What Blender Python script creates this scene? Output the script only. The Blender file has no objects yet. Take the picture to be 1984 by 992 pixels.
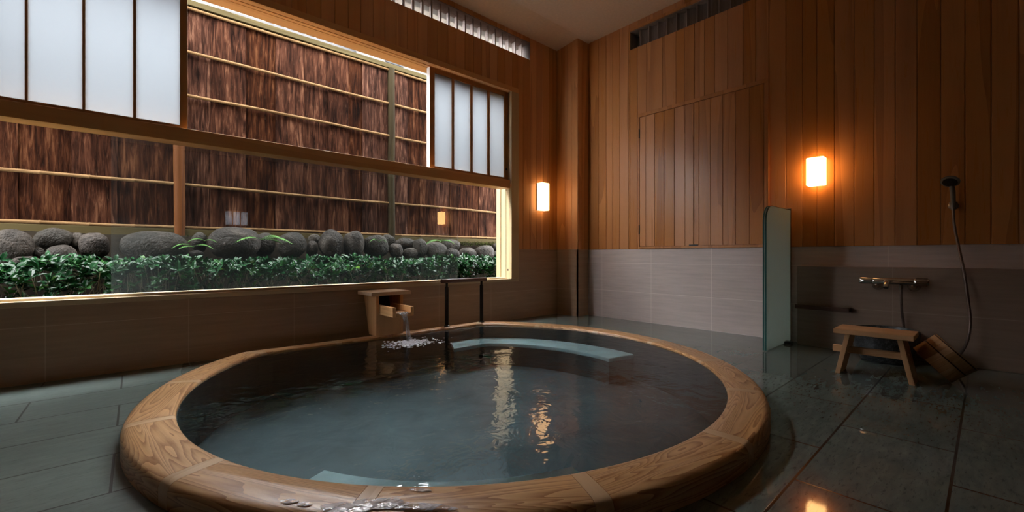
import bpy, math, random
from mathutils import Vector, Matrix, noise as mnoise

# ---------------------------------------------------------------- camera, sky, exposure
SC = bpy.context.scene
COL = SC.collection
CAM_H = 0.70
cam_data = bpy.data.cameras.new('camera')
cam = bpy.data.objects.new('camera', cam_data)
COL.objects.link(cam)
cam.location = (0, 0, CAM_H)
cam.rotation_euler = (math.radians(90), 0, math.radians(48.33 - 90))
cam_data.sensor_width = 36.0
cam_data.lens = 36.0 * 820.5 / 1984.0
cam_data.clip_start = 0.02
SC.camera = cam

world = bpy.data.worlds.new('overcast_sky')
SC.world = world
world.use_nodes = True
wn = world.node_tree.nodes
wl = world.node_tree.links
wn.clear()
w_out = wn.new('ShaderNodeOutputWorld')
w_bg = wn.new('ShaderNodeBackground')
w_tc = wn.new('ShaderNodeTexCoord')
w_sep = wn.new('ShaderNodeSeparateXYZ')
w_ramp = wn.new('ShaderNodeValToRGB')
wl.new(w_tc.outputs['Generated'], w_sep.inputs[0])
wl.new(w_sep.outputs['Z'], w_ramp.inputs[0])
w_ramp.color_ramp.elements[0].position = 0.0
w_ramp.color_ramp.elements[0].color = (0.55, 0.56, 0.58, 1)
w_ramp.color_ramp.elements[1].position = 0.75
w_ramp.color_ramp.elements[1].color = (0.98, 0.99, 1.0, 1)
wl.new(w_ramp.outputs[0], w_bg.inputs[0])
SKY = 18.0
w_bg.inputs[1].default_value = SKY
wl.new(w_bg.outputs[0], w_out.inputs[0])

SC.view_settings.view_transform = 'Standard'
SC.view_settings.look = 'None'
SC.view_settings.gamma = 1.0
SC.view_settings.exposure = 1.0
SC.view_settings.use_curve_mapping = False
SC.cycles.use_denoising = True
SC.cycles.max_bounces = 10
SC.cycles.diffuse_bounces = 6
SC.cycles.glossy_bounces = 5
SC.cycles.transparent_max_bounces = 16
SC.cycles.sample_clamp_indirect = 4.0

R = random.Random(7)

# ---------------------------------------------------------------- material helpers
def new_mat(name):
    m = bpy.data.materials.new(name)
    m.use_nodes = True
    nt = m.node_tree
    nt.nodes.clear()
    out = nt.nodes.new('ShaderNodeOutputMaterial')
    return m, nt, out

class NT:
    def __init__(s, nt):
        s.nt = nt
    def n(s, t, **kw):
        x = s.nt.nodes.new('ShaderNode' + t)
        for k, v in kw.items():
            setattr(x, k, v)
        return x
    def l(s, a, b):
        s.nt.links.new(a, b)
    def val(s, sock, v):
        if hasattr(v, 'is_output') or isinstance(v, bpy.types.NodeSocket):
            s.l(v, sock)
        else:
            sock.default_value = v
    def math(s, op, a, b=0.0, c=None):
        x = s.n('Math', operation=op)
        s.val(x.inputs[0], a)
        s.val(x.inputs[1], b)
        if c is not None:
            s.val(x.inputs[2], c)
        return x.outputs[0]
    def coords(s, kind='Object', scale=(1, 1, 1), rnd=True, rot=(0, 0, 0)):
        tc = s.n('TexCoord')
        src = tc.outputs[kind]
        if rnd:
            oi = s.n('ObjectInfo')
            mu = s.n('VectorMath', operation='SCALE')
            mu.inputs[0].default_value = (13.1, 7.7, 19.3)
            s.l(oi.outputs['Random'], mu.inputs['Scale'])
            ad = s.n('VectorMath', operation='ADD')
            s.l(src, ad.inputs[0])
            s.l(mu.outputs[0], ad.inputs[1])
            src = ad.outputs[0]
        mp = s.n('Mapping')
        mp.inputs['Scale'].default_value = scale
        mp.inputs['Rotation'].default_value = rot
        s.l(src, mp.inputs[0])
        return mp.outputs[0]
    def noise(s, vec, scale=5, detail=3, rough=.5, dist=0):
        x = s.n('TexNoise')
        s.l(vec, x.inputs['Vector'])
        x.inputs['Scale'].default_value = scale
        x.inputs['Detail'].default_value = detail
        x.inputs['Roughness'].default_value = rough
        x.inputs['Distortion'].default_value = dist
        return x.outputs['Fac']
    def ramp(s, fac, stops):
        x = s.n('ValToRGB')
        e = x.color_ramp.elements
        while len(e) < len(stops):
            e.new(0.5)
        for i, (p, c) in enumerate(stops):
            e[i].position = p
            e[i].color = tuple(c) + (1,) if len(c) == 3 else c
        s.l(fac, x.inputs[0])
        return x.outputs[0]
    def mix(s, fac, a, b, blend='MIX'):
        x = s.n('Mix', data_type='RGBA', blend_type=blend)
        s.val(x.inputs[0], fac)
        for sock, v in ((x.inputs[6], a), (x.inputs[7], b)):
            if isinstance(v, bpy.types.NodeSocket):
                s.l(v, sock)
            else:
                sock.default_value = tuple(v) + (1,) if len(v) == 3 else v
        return x.outputs[2]
    def bump(s, h, strength=.3, dist=.01):
        x = s.n('Bump')
        s.l(h, x.inputs['Height'])
        x.inputs['Strength'].default_value = strength
        x.inputs['Distance'].default_value = dist
        return x.outputs[0]
    def pbr(s, out, color, rough=.5, metal=0., normal=None, spec=.5):
        x = s.n('BsdfPrincipled')
        if isinstance(color, bpy.types.NodeSocket):
            s.l(color, x.inputs['Base Color'])
        else:
            x.inputs['Base Color'].default_value = tuple(color) + (1,)
        s.val(x.inputs['Roughness'], rough)
        s.val(x.inputs['Metallic'], metal)
        s.val(x.inputs['Specular IOR Level'], spec)
        if normal is not None:
            s.l(normal, x.inputs['Normal'])
        s.l(x.outputs[0], out.inputs[0])
        return x

def wood(name, light, dark, axis='z', rough=.45, rings=7.0, ring_scale=3.0, stretch=.07, contrast=.6, spec=.4, pid=False, bump=.15, across=1.0):
    """planed timber: grain bands stretched along one axis"""
    m, nt, out = new_mat(name)
    k = NT(nt)
    sc = [across, across, across]
    sc['xyz'.index(axis)] = stretch
    v = k.coords('Object', sc)
    if pid:
        at = k.n('Attribute', attribute_name='pid')
        mu = k.n('VectorMath', operation='SCALE')
        mu.inputs[0].default_value = (31.0, 17.0, 5.0)
        k.l(at.outputs['Fac'], mu.inputs['Scale'])
        ad = k.n('VectorMath', operation='ADD')
        k.l(v, ad.inputs[0])
        k.l(mu.outputs[0], ad.inputs[1])
        v = ad.outputs[0]
    n1 = k.noise(v, ring_scale, 2, .45, .4)
    band = k.math('FRACT', k.math('MULTIPLY', n1, rings))
    fib = k.noise(v, 60, 2, .6)
    t = k.math('ADD', k.math('MULTIPLY', band, .7), k.math('MULTIPLY', fib, .45))
    mid = tuple(l * (1 - contrast * .35) + d * contrast * .35 for l, d in zip(light, dark))
    drk = tuple(l * (1 - contrast) + d * contrast for l, d in zip(light, dark))
    c = k.ramp(t, [(.15, light), (.6, mid), (.95, drk)])
    if pid:
        wn_ = k.n('TexWhiteNoise', noise_dimensions='1D')
        k.l(at.outputs['Fac'], wn_.inputs['W'])
        f = k.math('MULTIPLY_ADD', wn_.outputs['Value'], .22, .86)
        hs = k.n('HueSaturation')
        k.l(c, hs.inputs['Color'])
        k.l(f, hs.inputs['Value'])
        k.l(k.math('MULTIPLY_ADD', wn_.outputs['Value'], -.15, 1.1), hs.inputs['Saturation'])
        c = hs.outputs[0]
    nb = k.bump(t, bump, .002)
    rg = k.math('MULTIPLY_ADD', fib, .2, rough - .1)
    k.pbr(out, c, rg, 0, nb, spec)
    return m

def plain(name, color, rough=.5, metal=0., spec=.5, var=.15, scale=8, bump=0.):
    m, nt, out = new_mat(name)
    k = NT(nt)
    v = k.coords('Object')
    n = k.noise(v, scale, 4, .55)
    c = k.ramp(n, [(.3, tuple(x * (1 - var) for x in color)), (.7, tuple(min(1, x * (1 + var)) for x in color))])
    nb = k.bump(n, bump, .004) if bump else None
    k.pbr(out, c, rough, metal, nb, spec)
    return m

def tile(name, axis, off, pitch, color, grout, zoff=0.0, zpitch=.31, rough=.38):
    """stacked wall tile with thin pale joints and faint horizontal streaks"""
    m, nt, out = new_mat(name)
    k = NT(nt)
    tc = k.n('NewGeometry')
    sep = k.n('SeparateXYZ')
    k.l(tc.outputs['Position'], sep.inputs[0])
    def joint(sock, o, p, w):
        f = k.math('FRACT', k.math('DIVIDE', k.math('SUBTRACT', sock, o), p))
        d = k.math('ABSOLUTE', k.math('SUBTRACT', f, .5))
        return k.math('GREATER_THAN', d, .5 - w / p)
    j = k.math('MAXIMUM', joint(sep.outputs[axis], off, pitch, .0017), joint(sep.outputs['Z'], zoff, zpitch, .0017))
    mp = k.n('Mapping')
    mp.inputs['Scale'].default_value = (.6, .6, 9)
    k.l(tc.outputs['Position'], mp.inputs[0])
    n = k.noise(mp.outputs[0], 5, 4, .6)
    n2 = k.noise(tc.outputs['Position'], 1.3, 2, .5)
    t = k.math('ADD', k.math('MULTIPLY', n, .6), k.math('MULTIPLY', n2, .4))
    c = k.ramp(t, [(.3, tuple(x * .84 for x in color)), (.7, tuple(x * 1.13 for x in color))])
    c = k.mix(j, c, grout)
    nb = k.bump(k.math('SUBTRACT', k.math('MULTIPLY', n, .1), j), .15, .002)
    k.pbr(out, c, rough, 0, nb, .4)
    return m

def emit_mat(name, color, strength):
    m, nt, out = new_mat(name)
    k = NT(nt)
    e = k.n('Emission')
    e.inputs[0].default_value = tuple(color) + (1,)
    e.inputs[1].default_value = strength
    k.l(e.outputs[0], out.inputs[0])
    return m

def clear_mat(name, tint, rough=0.0, ior=1.45, bump_fn=None, mist=None):
    """clear sheet: looks through straight, mirrors by Fresnel"""
    m, nt, out = new_mat(name)
    k = NT(nt)
    fr = k.n('Fresnel')
    fr.inputs[0].default_value = ior
    tr = k.n('BsdfTransparent')
    tr.inputs[0].default_value = tuple(tint) + (1,)
    gl = k.n('BsdfGlossy')
    gl.inputs['Roughness'].default_value = rough
    gl.inputs[0].default_value = (1, 1, 1, 1)
    if bump_fn:
        nb = bump_fn(k)
        k.l(nb, gl.inputs['Normal'])
        k.l(nb, fr.inputs['Normal'])
    body = tr.outputs[0]
    if mist:
        body = mist(k, body)
    mx = k.n('MixShader')
    k.l(fr.outputs[0], mx.inputs[0])
    k.l(body, mx.inputs[1])
    k.l(gl.outputs[0], mx.inputs[2])
    k.l(mx.outputs[0], out.inputs[0])
    return m

# ---------------------------------------------------------------- materials
M = {}
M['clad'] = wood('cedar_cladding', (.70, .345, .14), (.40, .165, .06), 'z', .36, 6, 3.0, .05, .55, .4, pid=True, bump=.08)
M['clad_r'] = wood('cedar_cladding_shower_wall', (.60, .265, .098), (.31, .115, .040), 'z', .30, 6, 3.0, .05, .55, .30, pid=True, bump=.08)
M['dark_wall'] = wood('dark_stained_boards', (.16, .085, .045), (.08, .04, .02), 'z', .6, 5, 3, .05, .5, .2)
M['frame_x'] = wood('cypress_frame_lengthwise', (.74, .39, .15), (.52, .235, .08), 'x', .42, 6, 5, .05, .4, .4)
M['frame_z'] = wood('cypress_frame_upright', (.54, .33, .14), (.36, .19, .07), 'z', .42, 6, 5, .05, .4, .4)
M['frame_l'] = wood('daylit_cypress_sill', (.60, .47, .30), (.46, .33, .18), 'x', .42, 6, 5, .05, .3, .4)  # frame wood lightened: daylight on the sill put into its colour
M['frame_lit_z'] = wood('daylit_cypress_jamb', (.58, .44, .26), (.44, .31, .16), 'z', .42, 6, 5, .05, .3, .4)  # same lightening for jamb and casing, painted as daylit
M['sash_x'] = wood('sash_rail_wood', (.50, .245, .09), (.32, .14, .045), 'x', .45, 5, 6, .05, .4, .35)
M['sash_z'] = wood('sash_stile_wood', (.50, .245, .09), (.32, .14, .045), 'z', .45, 5, 6, .05, .4, .35)
M['rim'] = wood('tub_rim_cypress', (.66, .40, .19), (.26, .095, .022), 'x', .34, 26, 4.6, .17, .9, .45, bump=.5, across=2.0)
M['rim_key'] = wood('tub_rim_key_wood', (.60, .41, .24), (.42, .24, .12), 'y', .38, 6, 6, .08, .5, .45)
M['spout_wood'] = wood('spout_box_wood', (.74, .42, .19), (.48, .23, .09), 'z', .5, 6, 5, .08, .5, .35)
M['spout_top'] = wood('spout_lid_wood', (.74, .52, .34), (.55, .33, .18), 'x', .5, 6, 6, .06, .5, .35)
M['trough'] = wood('trough_wood', (.80, .47, .21), (.56, .27, .10), 'y', .5, 6, 6, .08, .5, .35)
M['stool'] = wood('stool_wood', (.62, .37, .19), (.45, .23, .10), 'y', .55, 6, 6, .06, .4, .3)
M['stool_z'] = wood('stool_leg_wood', (.60, .36, .18), (.44, .22, .10), 'z', .55, 6, 6, .06, .4, .3)
M['pail'] = wood('pail_wood', (.52, .32, .17), (.38, .20, .09), 'z', .55, 6, 6, .06, .4, .3, pid=True)
M['rail_wood'] = wood('handrail_dark_wood', (.16, .075, .055), (.08, .035, .03), 'x', .4, 5, 6, .06, .4, .4)
M['shelf_wood'] = wood('shelf_dark_wood', (.13, .075, .055), (.06, .03, .025), 'y', .6, 5, 8, .08, .6, .3)
M['slat'] = wood('louvre_slat_wood', (.30, .235, .205), (.18, .125, .10), 'z', .6, 5, 6, .08, .5, .3)
M['bamboo'] = wood('bamboo_pole', (.105, .062, .028), (.045, .023, .009), 'x', .4, 4, 4, .2, .6, .03)
M['post'] = wood('weathered_post', (.016, .0118, .0055), (.007, .0048, .0022), 'z', .65, 6, 5, .06, .7, .03)
M['post_red'] = wood('red_heart_post', (.07, .024, .007), (.018, .007, .003), 'z', .6, 6, 5, .06, .7, .03)
M['beam'] = wood('mossy_beam', (.038, .029, .012), (.019, .0145, .0062), 'x', .65, 6, 5, .06, .6, .03)
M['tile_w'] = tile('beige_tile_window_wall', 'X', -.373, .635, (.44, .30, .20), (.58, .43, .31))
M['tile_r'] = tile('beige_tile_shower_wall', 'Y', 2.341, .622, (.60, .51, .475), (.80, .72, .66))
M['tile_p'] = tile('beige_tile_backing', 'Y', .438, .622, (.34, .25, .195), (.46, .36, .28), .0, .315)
M['ceiling'] = plain('beige_plaster', (.82, .68, .54), .9, 0, .2, .05, 40, .2)
M['plaster'] = plain('outer_plaster', (.45, .43, .40), .9, 0, .2, .1, 6)
M['black_metal'] = plain('black_painted_steel', (.018, .017, .018), .35, .3, .5, .1)
M['bronze'] = plain('dark_hinge_metal', (.05, .04, .035), .4, .8, .5, .1)
M['chrome'] = plain('chrome', (.62, .60, .58), .12, 1., .5, .05, 3)
M['grey_plastic'] = plain('grey_shower_plastic', (.22, .20, .18), .35, .2, .5, .1)
M['hose'] = plain('metal_hose', (.26, .20, .18), .35, .8, .5, .1, 60)
M['hoop'] = plain('copper_hoop', (.06, .035, .02), .4, .7, .5, .1)
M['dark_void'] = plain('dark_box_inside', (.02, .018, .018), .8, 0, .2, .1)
M['soil'] = plain('dark_soil', (.006, .0045, .003), .95, 0, .02, .5, 14, .8)
M['white_wall'] = plain('white_render', (.050, .048, .047), .9, 0, .2, .05)
M['pink_roof'] = plain('red_roof_sheet', (.026, .0155, .014), .7, 0, .2, .1)
M['gutter'] = plain('grey_gutter', (.010, .0095, .010), .6, 0, .2, .1)
M['house_glass'] = plain('dark_window_glass', (.10, .11, .12), .1, 0, .5, .1)
M['lamp_shower'] = emit_mat('glowing_lamp_shade_shower', (1.0, .50, .17), 6.0)
M['lamp_corner'] = emit_mat('glowing_lamp_shade_corner', (1.0, .55, .23), 2.3)
M['skylit_white'] = plain('skylit_edge_paint', (.75, .73, .70), .5, 0, .3, .03)  # white stands in for skylight on the sash edge
M['stem'] = plain('plant_stem', (.06, .05, .02), .7)
M['moss'] = plain('moss', (.022, .028, .006), .95, 0, .02, .5, 30, .6)
M['fern'] = plain('fern_green', (.05, .115, .028), .5, 0, .1, .3, 20)
M['foam'] = plain('white_water_foam', (.85, .88, .95), .25, 0, .5, .05)

def m_frost():
    m, nt, out = new_mat('frosted_sash_pane')
    k = NT(nt)
    tl = k.n('BsdfTranslucent')
    tl.inputs[0].default_value = (.385, .405, .425, 1)
    df = k.n('BsdfDiffuse')
    df.inputs[0].default_value = (.60, .62, .63, 1)
    mx = k.n('MixShader')
    mx.inputs[0].default_value = .12
    k.l(tl.outputs[0], mx.inputs[1])
    k.l(df.outputs[0], mx.inputs[2])
    k.l(mx.outputs[0], out.inputs[0])
    return m
M['frost'] = m_frost()

def m_partition():
    m, nt, out = new_mat('frosted_green_glass')
    k = NT(nt)
    tl = k.n('BsdfTranslucent')
    tl.inputs[0].default_value = (.72, .82, .77, 1)
    df = k.n('BsdfDiffuse')
    df.inputs[0].default_value = (.40, .48, .44, 1)
    gl = k.n('BsdfGlossy')
    gl.inputs['Roughness'].default_value = .35
    tr = k.n('BsdfTransparent')
    tr.inputs[0].default_value = (.55, .68, .64, 1)
    a = k.n('MixShader'); a.inputs[0].default_value = .35
    k.l(tl.outputs[0], a.inputs[1]); k.l(df.outputs[0], a.inputs[2])
    b = k.n('MixShader'); b.inputs[0].default_value = .06
    k.l(a.outputs[0], b.inputs[1]); k.l(gl.outputs[0], b.inputs[2])
    c = k.n('MixShader'); c.inputs[0].default_value = .08
    k.l(b.outputs[0], c.inputs[1]); k.l(tr.outputs[0], c.inputs[2])
    k.l(c.outputs[0], out.inputs[0])
    return m
M['partition'] = m_partition()
M['glass_edge'] = plain('green_glass_edge', (.03, .11, .10), .15, 0, .6, .1)

def mist(k, body):
    tc = k.n('NewGeometry')
    sep = k.n('SeparateXYZ')
    k.l(tc.outputs['Position'], sep.inputs[0])
    low = k.n('MapRange')
    k.l(sep.outputs['Z'], low.inputs[0])
    for i, v in ((1, .47), (2, .95), (3, .022), (4, .003)):
        low.inputs[i].default_value = v
    edge = k.n('MapRange')
    k.l(sep.outputs['X'], edge.inputs[0])
    for i, v in ((1, -.11), (2, .35), (3, 1.0), (4, .35)):
        edge.inputs[i].default_value = v
    nz = k.noise(tc.outputs['Position'], 4, 3, .5)
    f = k.math('MULTIPLY', k.math('MULTIPLY', low.outputs[0], edge.outputs[0]), k.math('ADD', nz, .4))
    df = k.n('BsdfTranslucent')
    df.inputs[0].default_value = (.75, .85, .85, 1)
    mx = k.n('MixShader')
    k.l(f, mx.inputs[0])
    k.l(body, mx.inputs[1])
    k.l(df.outputs[0], mx.inputs[2])
    return mx.outputs[0]
M['pane'] = clear_mat('clear_window_glass', (.93, .95, .95), 0.0, 1.5, None, mist)

def ripples(k):
    tc = k.n('NewGeometry')
    mp = k.n('Mapping')
    mp.inputs['Scale'].default_value = (1, 1, 1)
    k.l(tc.outputs['Position'], mp.inputs[0])
    n1 = k.noise(mp.outputs[0], 9, 3, .55, .6)
    n2 = k.noise(mp.outputs[0], 2.5, 2, .5, .3)
    return k.bump(k.math('ADD', n1, k.math('MULTIPLY', n2, 1.0)), .23, .02)
M['water'] = clear_mat('bath_water', (.84, .95, .97), .015, 1.33, ripples)

def froth(k, body):
    df = k.n('BsdfDiffuse'); df.inputs[0].default_value = (.9, .92, .95, 1)
    tc = k.n('NewGeometry')
    mp = k.n('Mapping'); mp.inputs['Scale'].default_value = (90, 40, 8)
    k.l(tc.outputs['Position'], mp.inputs[0])
    f = k.ramp(k.noise(mp.outputs[0], 1, 2, .6), [(.4, (.06, .06, .06)), (.7, (.55, .55, .55))])
    mx = k.n('MixShader'); k.l(f, mx.inputs[0]); k.l(body, mx.inputs[1]); k.l(df.outputs[0], mx.inputs[2])
    return mx.outputs[0]
def painted_glints(k, body):  # white diffuse streaks painted in place of window reflections on the wet rim
    df = k.n('BsdfDiffuse'); df.inputs[0].default_value = (.92, .92, .94, 1)
    tc = k.n('NewGeometry')
    mp = k.n('Mapping'); mp.inputs['Rotation'].default_value = (0, 0, .75); mp.inputs['Scale'].default_value = (9, 34, 9)
    k.l(tc.outputs['Position'], mp.inputs[0])
    f = k.ramp(k.noise(mp.outputs[0], 1, 3, .6, .4), [(.40, (.05, .05, .05)), (.62, (.7, .7, .7))])
    mx = k.n('MixShader'); k.l(f, mx.inputs[0]); k.l(body, mx.inputs[1]); k.l(df.outputs[0], mx.inputs[2])
    return mx.outputs[0]
def puddle_bump(k):
    tc = k.n('NewGeometry')
    n1 = k.noise(tc.outputs['Position'], 22, 3, .55, .8)
    return k.bump(n1, .35, .02)
M['film'] = clear_mat('thin_water_film', (.96, .97, .98), .03, 1.33, puddle_bump, painted_glints)
M['stream'] = clear_mat('falling_water', (.92, .95, .97), .05, 1.33, None, froth)

def m_basin():
    m, nt, out = new_mat('tub_basin_stone')
    k = NT(nt)
    tc = k.n('NewGeometry')
    n = k.noise(tc.outputs['Position'], 3.5, 5, .6, .5)
    c = k.ramp(n, [(.30, (.029, .044, .048)), (.5, (.050, .072, .080)), (.72, (.072, .099, .108))])
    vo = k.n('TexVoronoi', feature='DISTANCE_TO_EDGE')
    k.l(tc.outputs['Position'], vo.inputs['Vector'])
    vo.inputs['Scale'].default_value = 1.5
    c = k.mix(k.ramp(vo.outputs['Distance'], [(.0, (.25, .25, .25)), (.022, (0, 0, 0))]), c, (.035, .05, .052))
    k.pbr(out, c, .7)
    return m
M['basin'] = m_basin()
M['step'] = plain('tub_step_stone', (.52, .66, .68), .6, 0, .4, .12, 6)
M['basin_side'] = plain('tub_side_stone', (.048, .052, .052), .7, 0, .3, .3, 5)

def m_floor():
    m, nt, out = new_mat('wet_green_stone_floor')
    k = NT(nt)
    tc = k.n('NewGeometry')
    mp = k.n('Mapping')
    mp.inputs['Location'].default_value = (.375 + .32, -.075, 0)
    k.l(tc.outputs['Position'], mp.inputs[0])
    br = k.n('TexBrick')
    k.l(mp.outputs[0], br.inputs['Vector'])
    br.inputs['Scale'].default_value = 1
    br.inputs['Brick Width'].default_value = .64
    br.inputs['Row Height'].default_value = .33
    br.inputs['Mortar Size'].default_value = .0040
    br.inputs['Mortar Smooth'].default_value = .2
    br.inputs['Color1'].default_value = (.2, .2, .2, 1)
    br.inputs['Color2'].default_value = (.8, .8, .8, 1)
    br.offset = .5
    ms = k.n('Mapping')
    ms.inputs['Scale'].default_value = (5, 20, 5)
    k.l(tc.outputs['Position'], ms.inputs[0])
    n = k.noise(ms.outputs[0], 1.6, 5, .62, .6)
    n2 = k.noise(tc.outputs['Position'], 2.0, 3, .5)
    fl = k.noise(ms.outputs[0], 5.0, 3, .7)
    t = k.math('ADD', k.math('MULTIPLY', n, .55), k.math('MULTIPLY', n2, .45))
    c = k.ramp(t, [(.3, (.082, .108, .098)), (.7, (.175, .218, .198))])
    fleck = k.ramp(fl, [(.34, (.2, .2, .2)), (.44, (1, 1, 1))])
    c = k.mix(.45, c, fleck, 'MULTIPLY')
    bt = k.math('MULTIPLY_ADD', br.outputs['Color'], .35, .80)
    hs = k.n('HueSaturation')
    k.l(c, hs.inputs['Color']); k.l(bt, hs.inputs['Value'])
    c = k.mix(br.outputs['Fac'], hs.outputs[0], (.025, .02, .018))
    wet = k.noise(tc.outputs['Position'], 1.1, 2, .5)
    sep = k.n('SeparateXYZ')
    k.l(tc.outputs['Position'], sep.inputs[0])
    mr = k.n('MapRange')
    k.l(sep.outputs['X'], mr.inputs[0])
    for i, v in ((1, .1), (2, .9), (3, .30), (4, .015)):
        mr.inputs[i].default_value = v
    rg = k.math('MULTIPLY_ADD', k.ramp(wet, [(.45, (0, 0, 0)), (.75, (1, 1, 1))]), .08, mr.outputs[0])
    rg = k.math('ADD', rg, k.math('MULTIPLY', br.outputs['Fac'], .10))
    h = k.math('SUBTRACT', k.math('MULTIPLY', n, .12), k.math('MULTIPLY', br.outputs['Fac'], 1.0))
    nb = k.bump(h, .12, .003)
    k.pbr(out, c, rg, 0, nb, .5)
    return m
M['floor'] = m_floor()

def m_bark():
    m, nt, out = new_mat('cedar_bark_board')
    k = NT(nt)
    v = k.coords('Object', (1, 1, .085))
    v2 = k.coords('Object', (1, 1, .22))
    n1 = k.noise(v, 45, 4, .65, .8)
    n2 = k.noise(v2, 9, 3, .6, .5)
    n3 = k.noise(v2, 90, 2, .7, .4)
    oi = k.n('ObjectInfo')
    t = k.math('ADD', k.math('MULTIPLY', n1, .6), k.math('MULTIPLY', n2, .4))
    c = k.ramp(t, [(.36, (.0034, .0011, .0006)), (.47, (.0175, .0055, .0025)), (.55, (.039, .0128, .0056)), (.64, (.092, .037, .0165))])
    fl = k.ramp(n3, [(.64, (0, 0, 0)), (.72, (1, 1, 1))])
    c = k.mix(k.math('MULTIPLY', fl, .35), c, (.078, .044, .025))
    at = k.n('ObjectInfo')
    hs = k.n('HueSaturation')
    k.l(c, hs.inputs['Color'])
    k.l(k.math('MULTIPLY_ADD', at.outputs['Random'], .5, .48), hs.inputs['Value'])
    k.l(k.math('MULTIPLY_ADD', at.outputs['Random'], -.2, 1.02), hs.inputs['Saturation'])
    nb = k.bump(t, .8, .02)
    k.pbr(out, hs.outputs[0], .9, 0, nb, .02)
    return m
M['bark'] = m_bark()

def m_rock():
    m, nt, out = new_mat('garden_rock')
    k = NT(nt)
    v = k.coords('Object')
    n1 = k.noise(v, 7, 5, .6, .3)
    n2 = k.noise(v, 60, 3, .6)
    oi = k.n('ObjectInfo')
    c = k.ramp(n1, [(.3, (.006, .0046, .0038)), (.52, (.019, .0150, .0122)), (.68, (.048, .039, .032))])
    c2 = k.mix(k.math('MULTIPLY', oi.outputs['Random'], .5), c, (.013, .012, .0075))
    nb = k.bump(k.math('ADD', n1, k.math('MULTIPLY', n2, .35)), .9, .04)
    k.pbr(out, c2, .6, 0, nb, .10)
    return m
M['rock'] = m_rock()

def m_granite():
    m, nt, out = new_mat('dark_granite')
    k = NT(nt)
    v = k.coords('Object')
    n1 = k.noise(v, 120, 3, .7)
    n2 = k.noise(v, 35, 3, .7)
    t = k.math('ADD', k.math('MULTIPLY', n1, .5), k.math('MULTIPLY', n2, .5))
    c = k.ramp(t, [(.40, (.012, .014, .017)), (.55, (.05, .056, .062)), (.68, (.18, .19, .20))])
    k.pbr(out, c, .3, 0, k.bump(t, .3, .004), .5)
    return m
M['granite'] = m_granite()

def m_leaf():
    m, nt, out = new_mat('glossy_dark_leaf')
    k = NT(nt)
    at = k.n('Attribute', attribute_name='pid')
    c = k.ramp(at.outputs['Fac'], [(.0, (.002, .0125, .0042)), (.55, (.007, .037, .0115)), (.85, (.018, .070, .014)), (1.0, (.06, .13, .016))])
    k.pbr(out, c, .22, 0, None, .10)
    return m
M['leaf'] = m_leaf()

# ---------------------------------------------------------------- mesh helpers
class MB:
    def __init__(s):
        s.v = []; s.f = []; s.pid = []; s.cur = 0.0
    def face(s, idx):
        s.f.append(tuple(idx)); s.pid.append(s.cur)
    def add(s, vs, fs):
        b = len(s.v)
        s.v += [tuple(x) for x in vs]
        for f in fs:
            s.face([b + i for i in f])
        return s
    def box(s, x0, x1, y0, y1, z0, z1):
        return s.add([(x0, y0, z0), (x1, y0, z0), (x1, y1, z0), (x0, y1, z0), (x0, y0, z1), (x1, y0, z1), (x1, y1, z1), (x0, y1, z1)],
                     [(0, 3, 2, 1), (4, 5, 6, 7), (0, 1, 5, 4), (1, 2, 6, 5), (2, 3, 7, 6), (3, 0, 4, 7)])
    def hexa(s, p):
        return s.add(p, [(0, 3, 2, 1), (4, 5, 6, 7), (0, 1, 5, 4), (1, 2, 6, 5), (2, 3, 7, 6), (3, 0, 4, 7)])
    def tube(s, pts, r, n=10, cap=True):
        pts = [Vector(p) for p in pts]
        rs = r if isinstance(r, (list, tuple)) else [r] * len(pts)
        b = len(s.v)
        up = None
        for i, p in enumerate(pts):
            t = (pts[min(i + 1, len(pts) - 1)] - pts[max(i - 1, 0)]).normalized()
            if up is None:
                up = Vector((0, 0, 1)) if abs(t.z) < .9 else Vector((1, 0, 0))
            a = t.cross(up).normalized()
            up = a.cross(t).normalized()
            for k in range(n):
                g = 2 * math.pi * k / n
                s.v.append(tuple(p + (a * math.cos(g) + up * math.sin(g)) * rs[i]))
        for i in range(len(pts) - 1):
            for k in range(n):
                k2 = (k + 1) % n
                s.face((b + i * n + k, b + i * n + k2, b + (i + 1) * n + k2, b + (i + 1) * n + k))
        if cap:
            s.face([b + k for k in range(n)][::-1])
            s.face([b + (len(pts) - 1) * n + k for k in range(n)])
        return s
    def lathe(s, prof, n=32, axis=None, origin=(0, 0, 0), flip=False):
        """profile of (r, z) about local z (or the given axis matrix)"""
        b = len(s.v)
        o = Vector(origin)
        for r, z in prof:
            for k in range(n):
                g = 2 * math.pi * k / n
                p = Vector((r * math.cos(g), r * math.sin(g), z))
                if axis is not None:
                    p = axis @ p
                s.v.append(tuple(o + p))
        for i in range(len(prof) - 1):
            for k in range(n):
                k2 = (k + 1) % n
                s.face((b + i * n + k, b + i * n + k2, b + (i + 1) * n + k2, b + (i + 1) * n + k))
        if prof[0][0] > 1e-6:
            s.face([b + k for k in range(n)][::-1])
        if prof[-1][0] > 1e-6:
            s.face([b + (len(prof) - 1) * n + k for k in range(n)])
        return s
    def extrude(s, poly, d):
        """closed 3D polygon pushed along d"""
        d = Vector(d)
        n = len(poly)
        b = len(s.v)
        s.v += [tuple(p) for p in poly] + [tuple(Vector(p) + d) for p in poly]
        s.face([b + i for i in range(n)][::-1])
        s.face([b + n + i for i in range(n)])
        for i in range(n):
            j = (i + 1) % n
            s.face((b + i, b + j, b + n + j, b + n + i))
        return s

def axis_mat(a):
    a = Vector(a).normalized()
    return a.to_track_quat('Z', 'Y').to_matrix()

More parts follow.
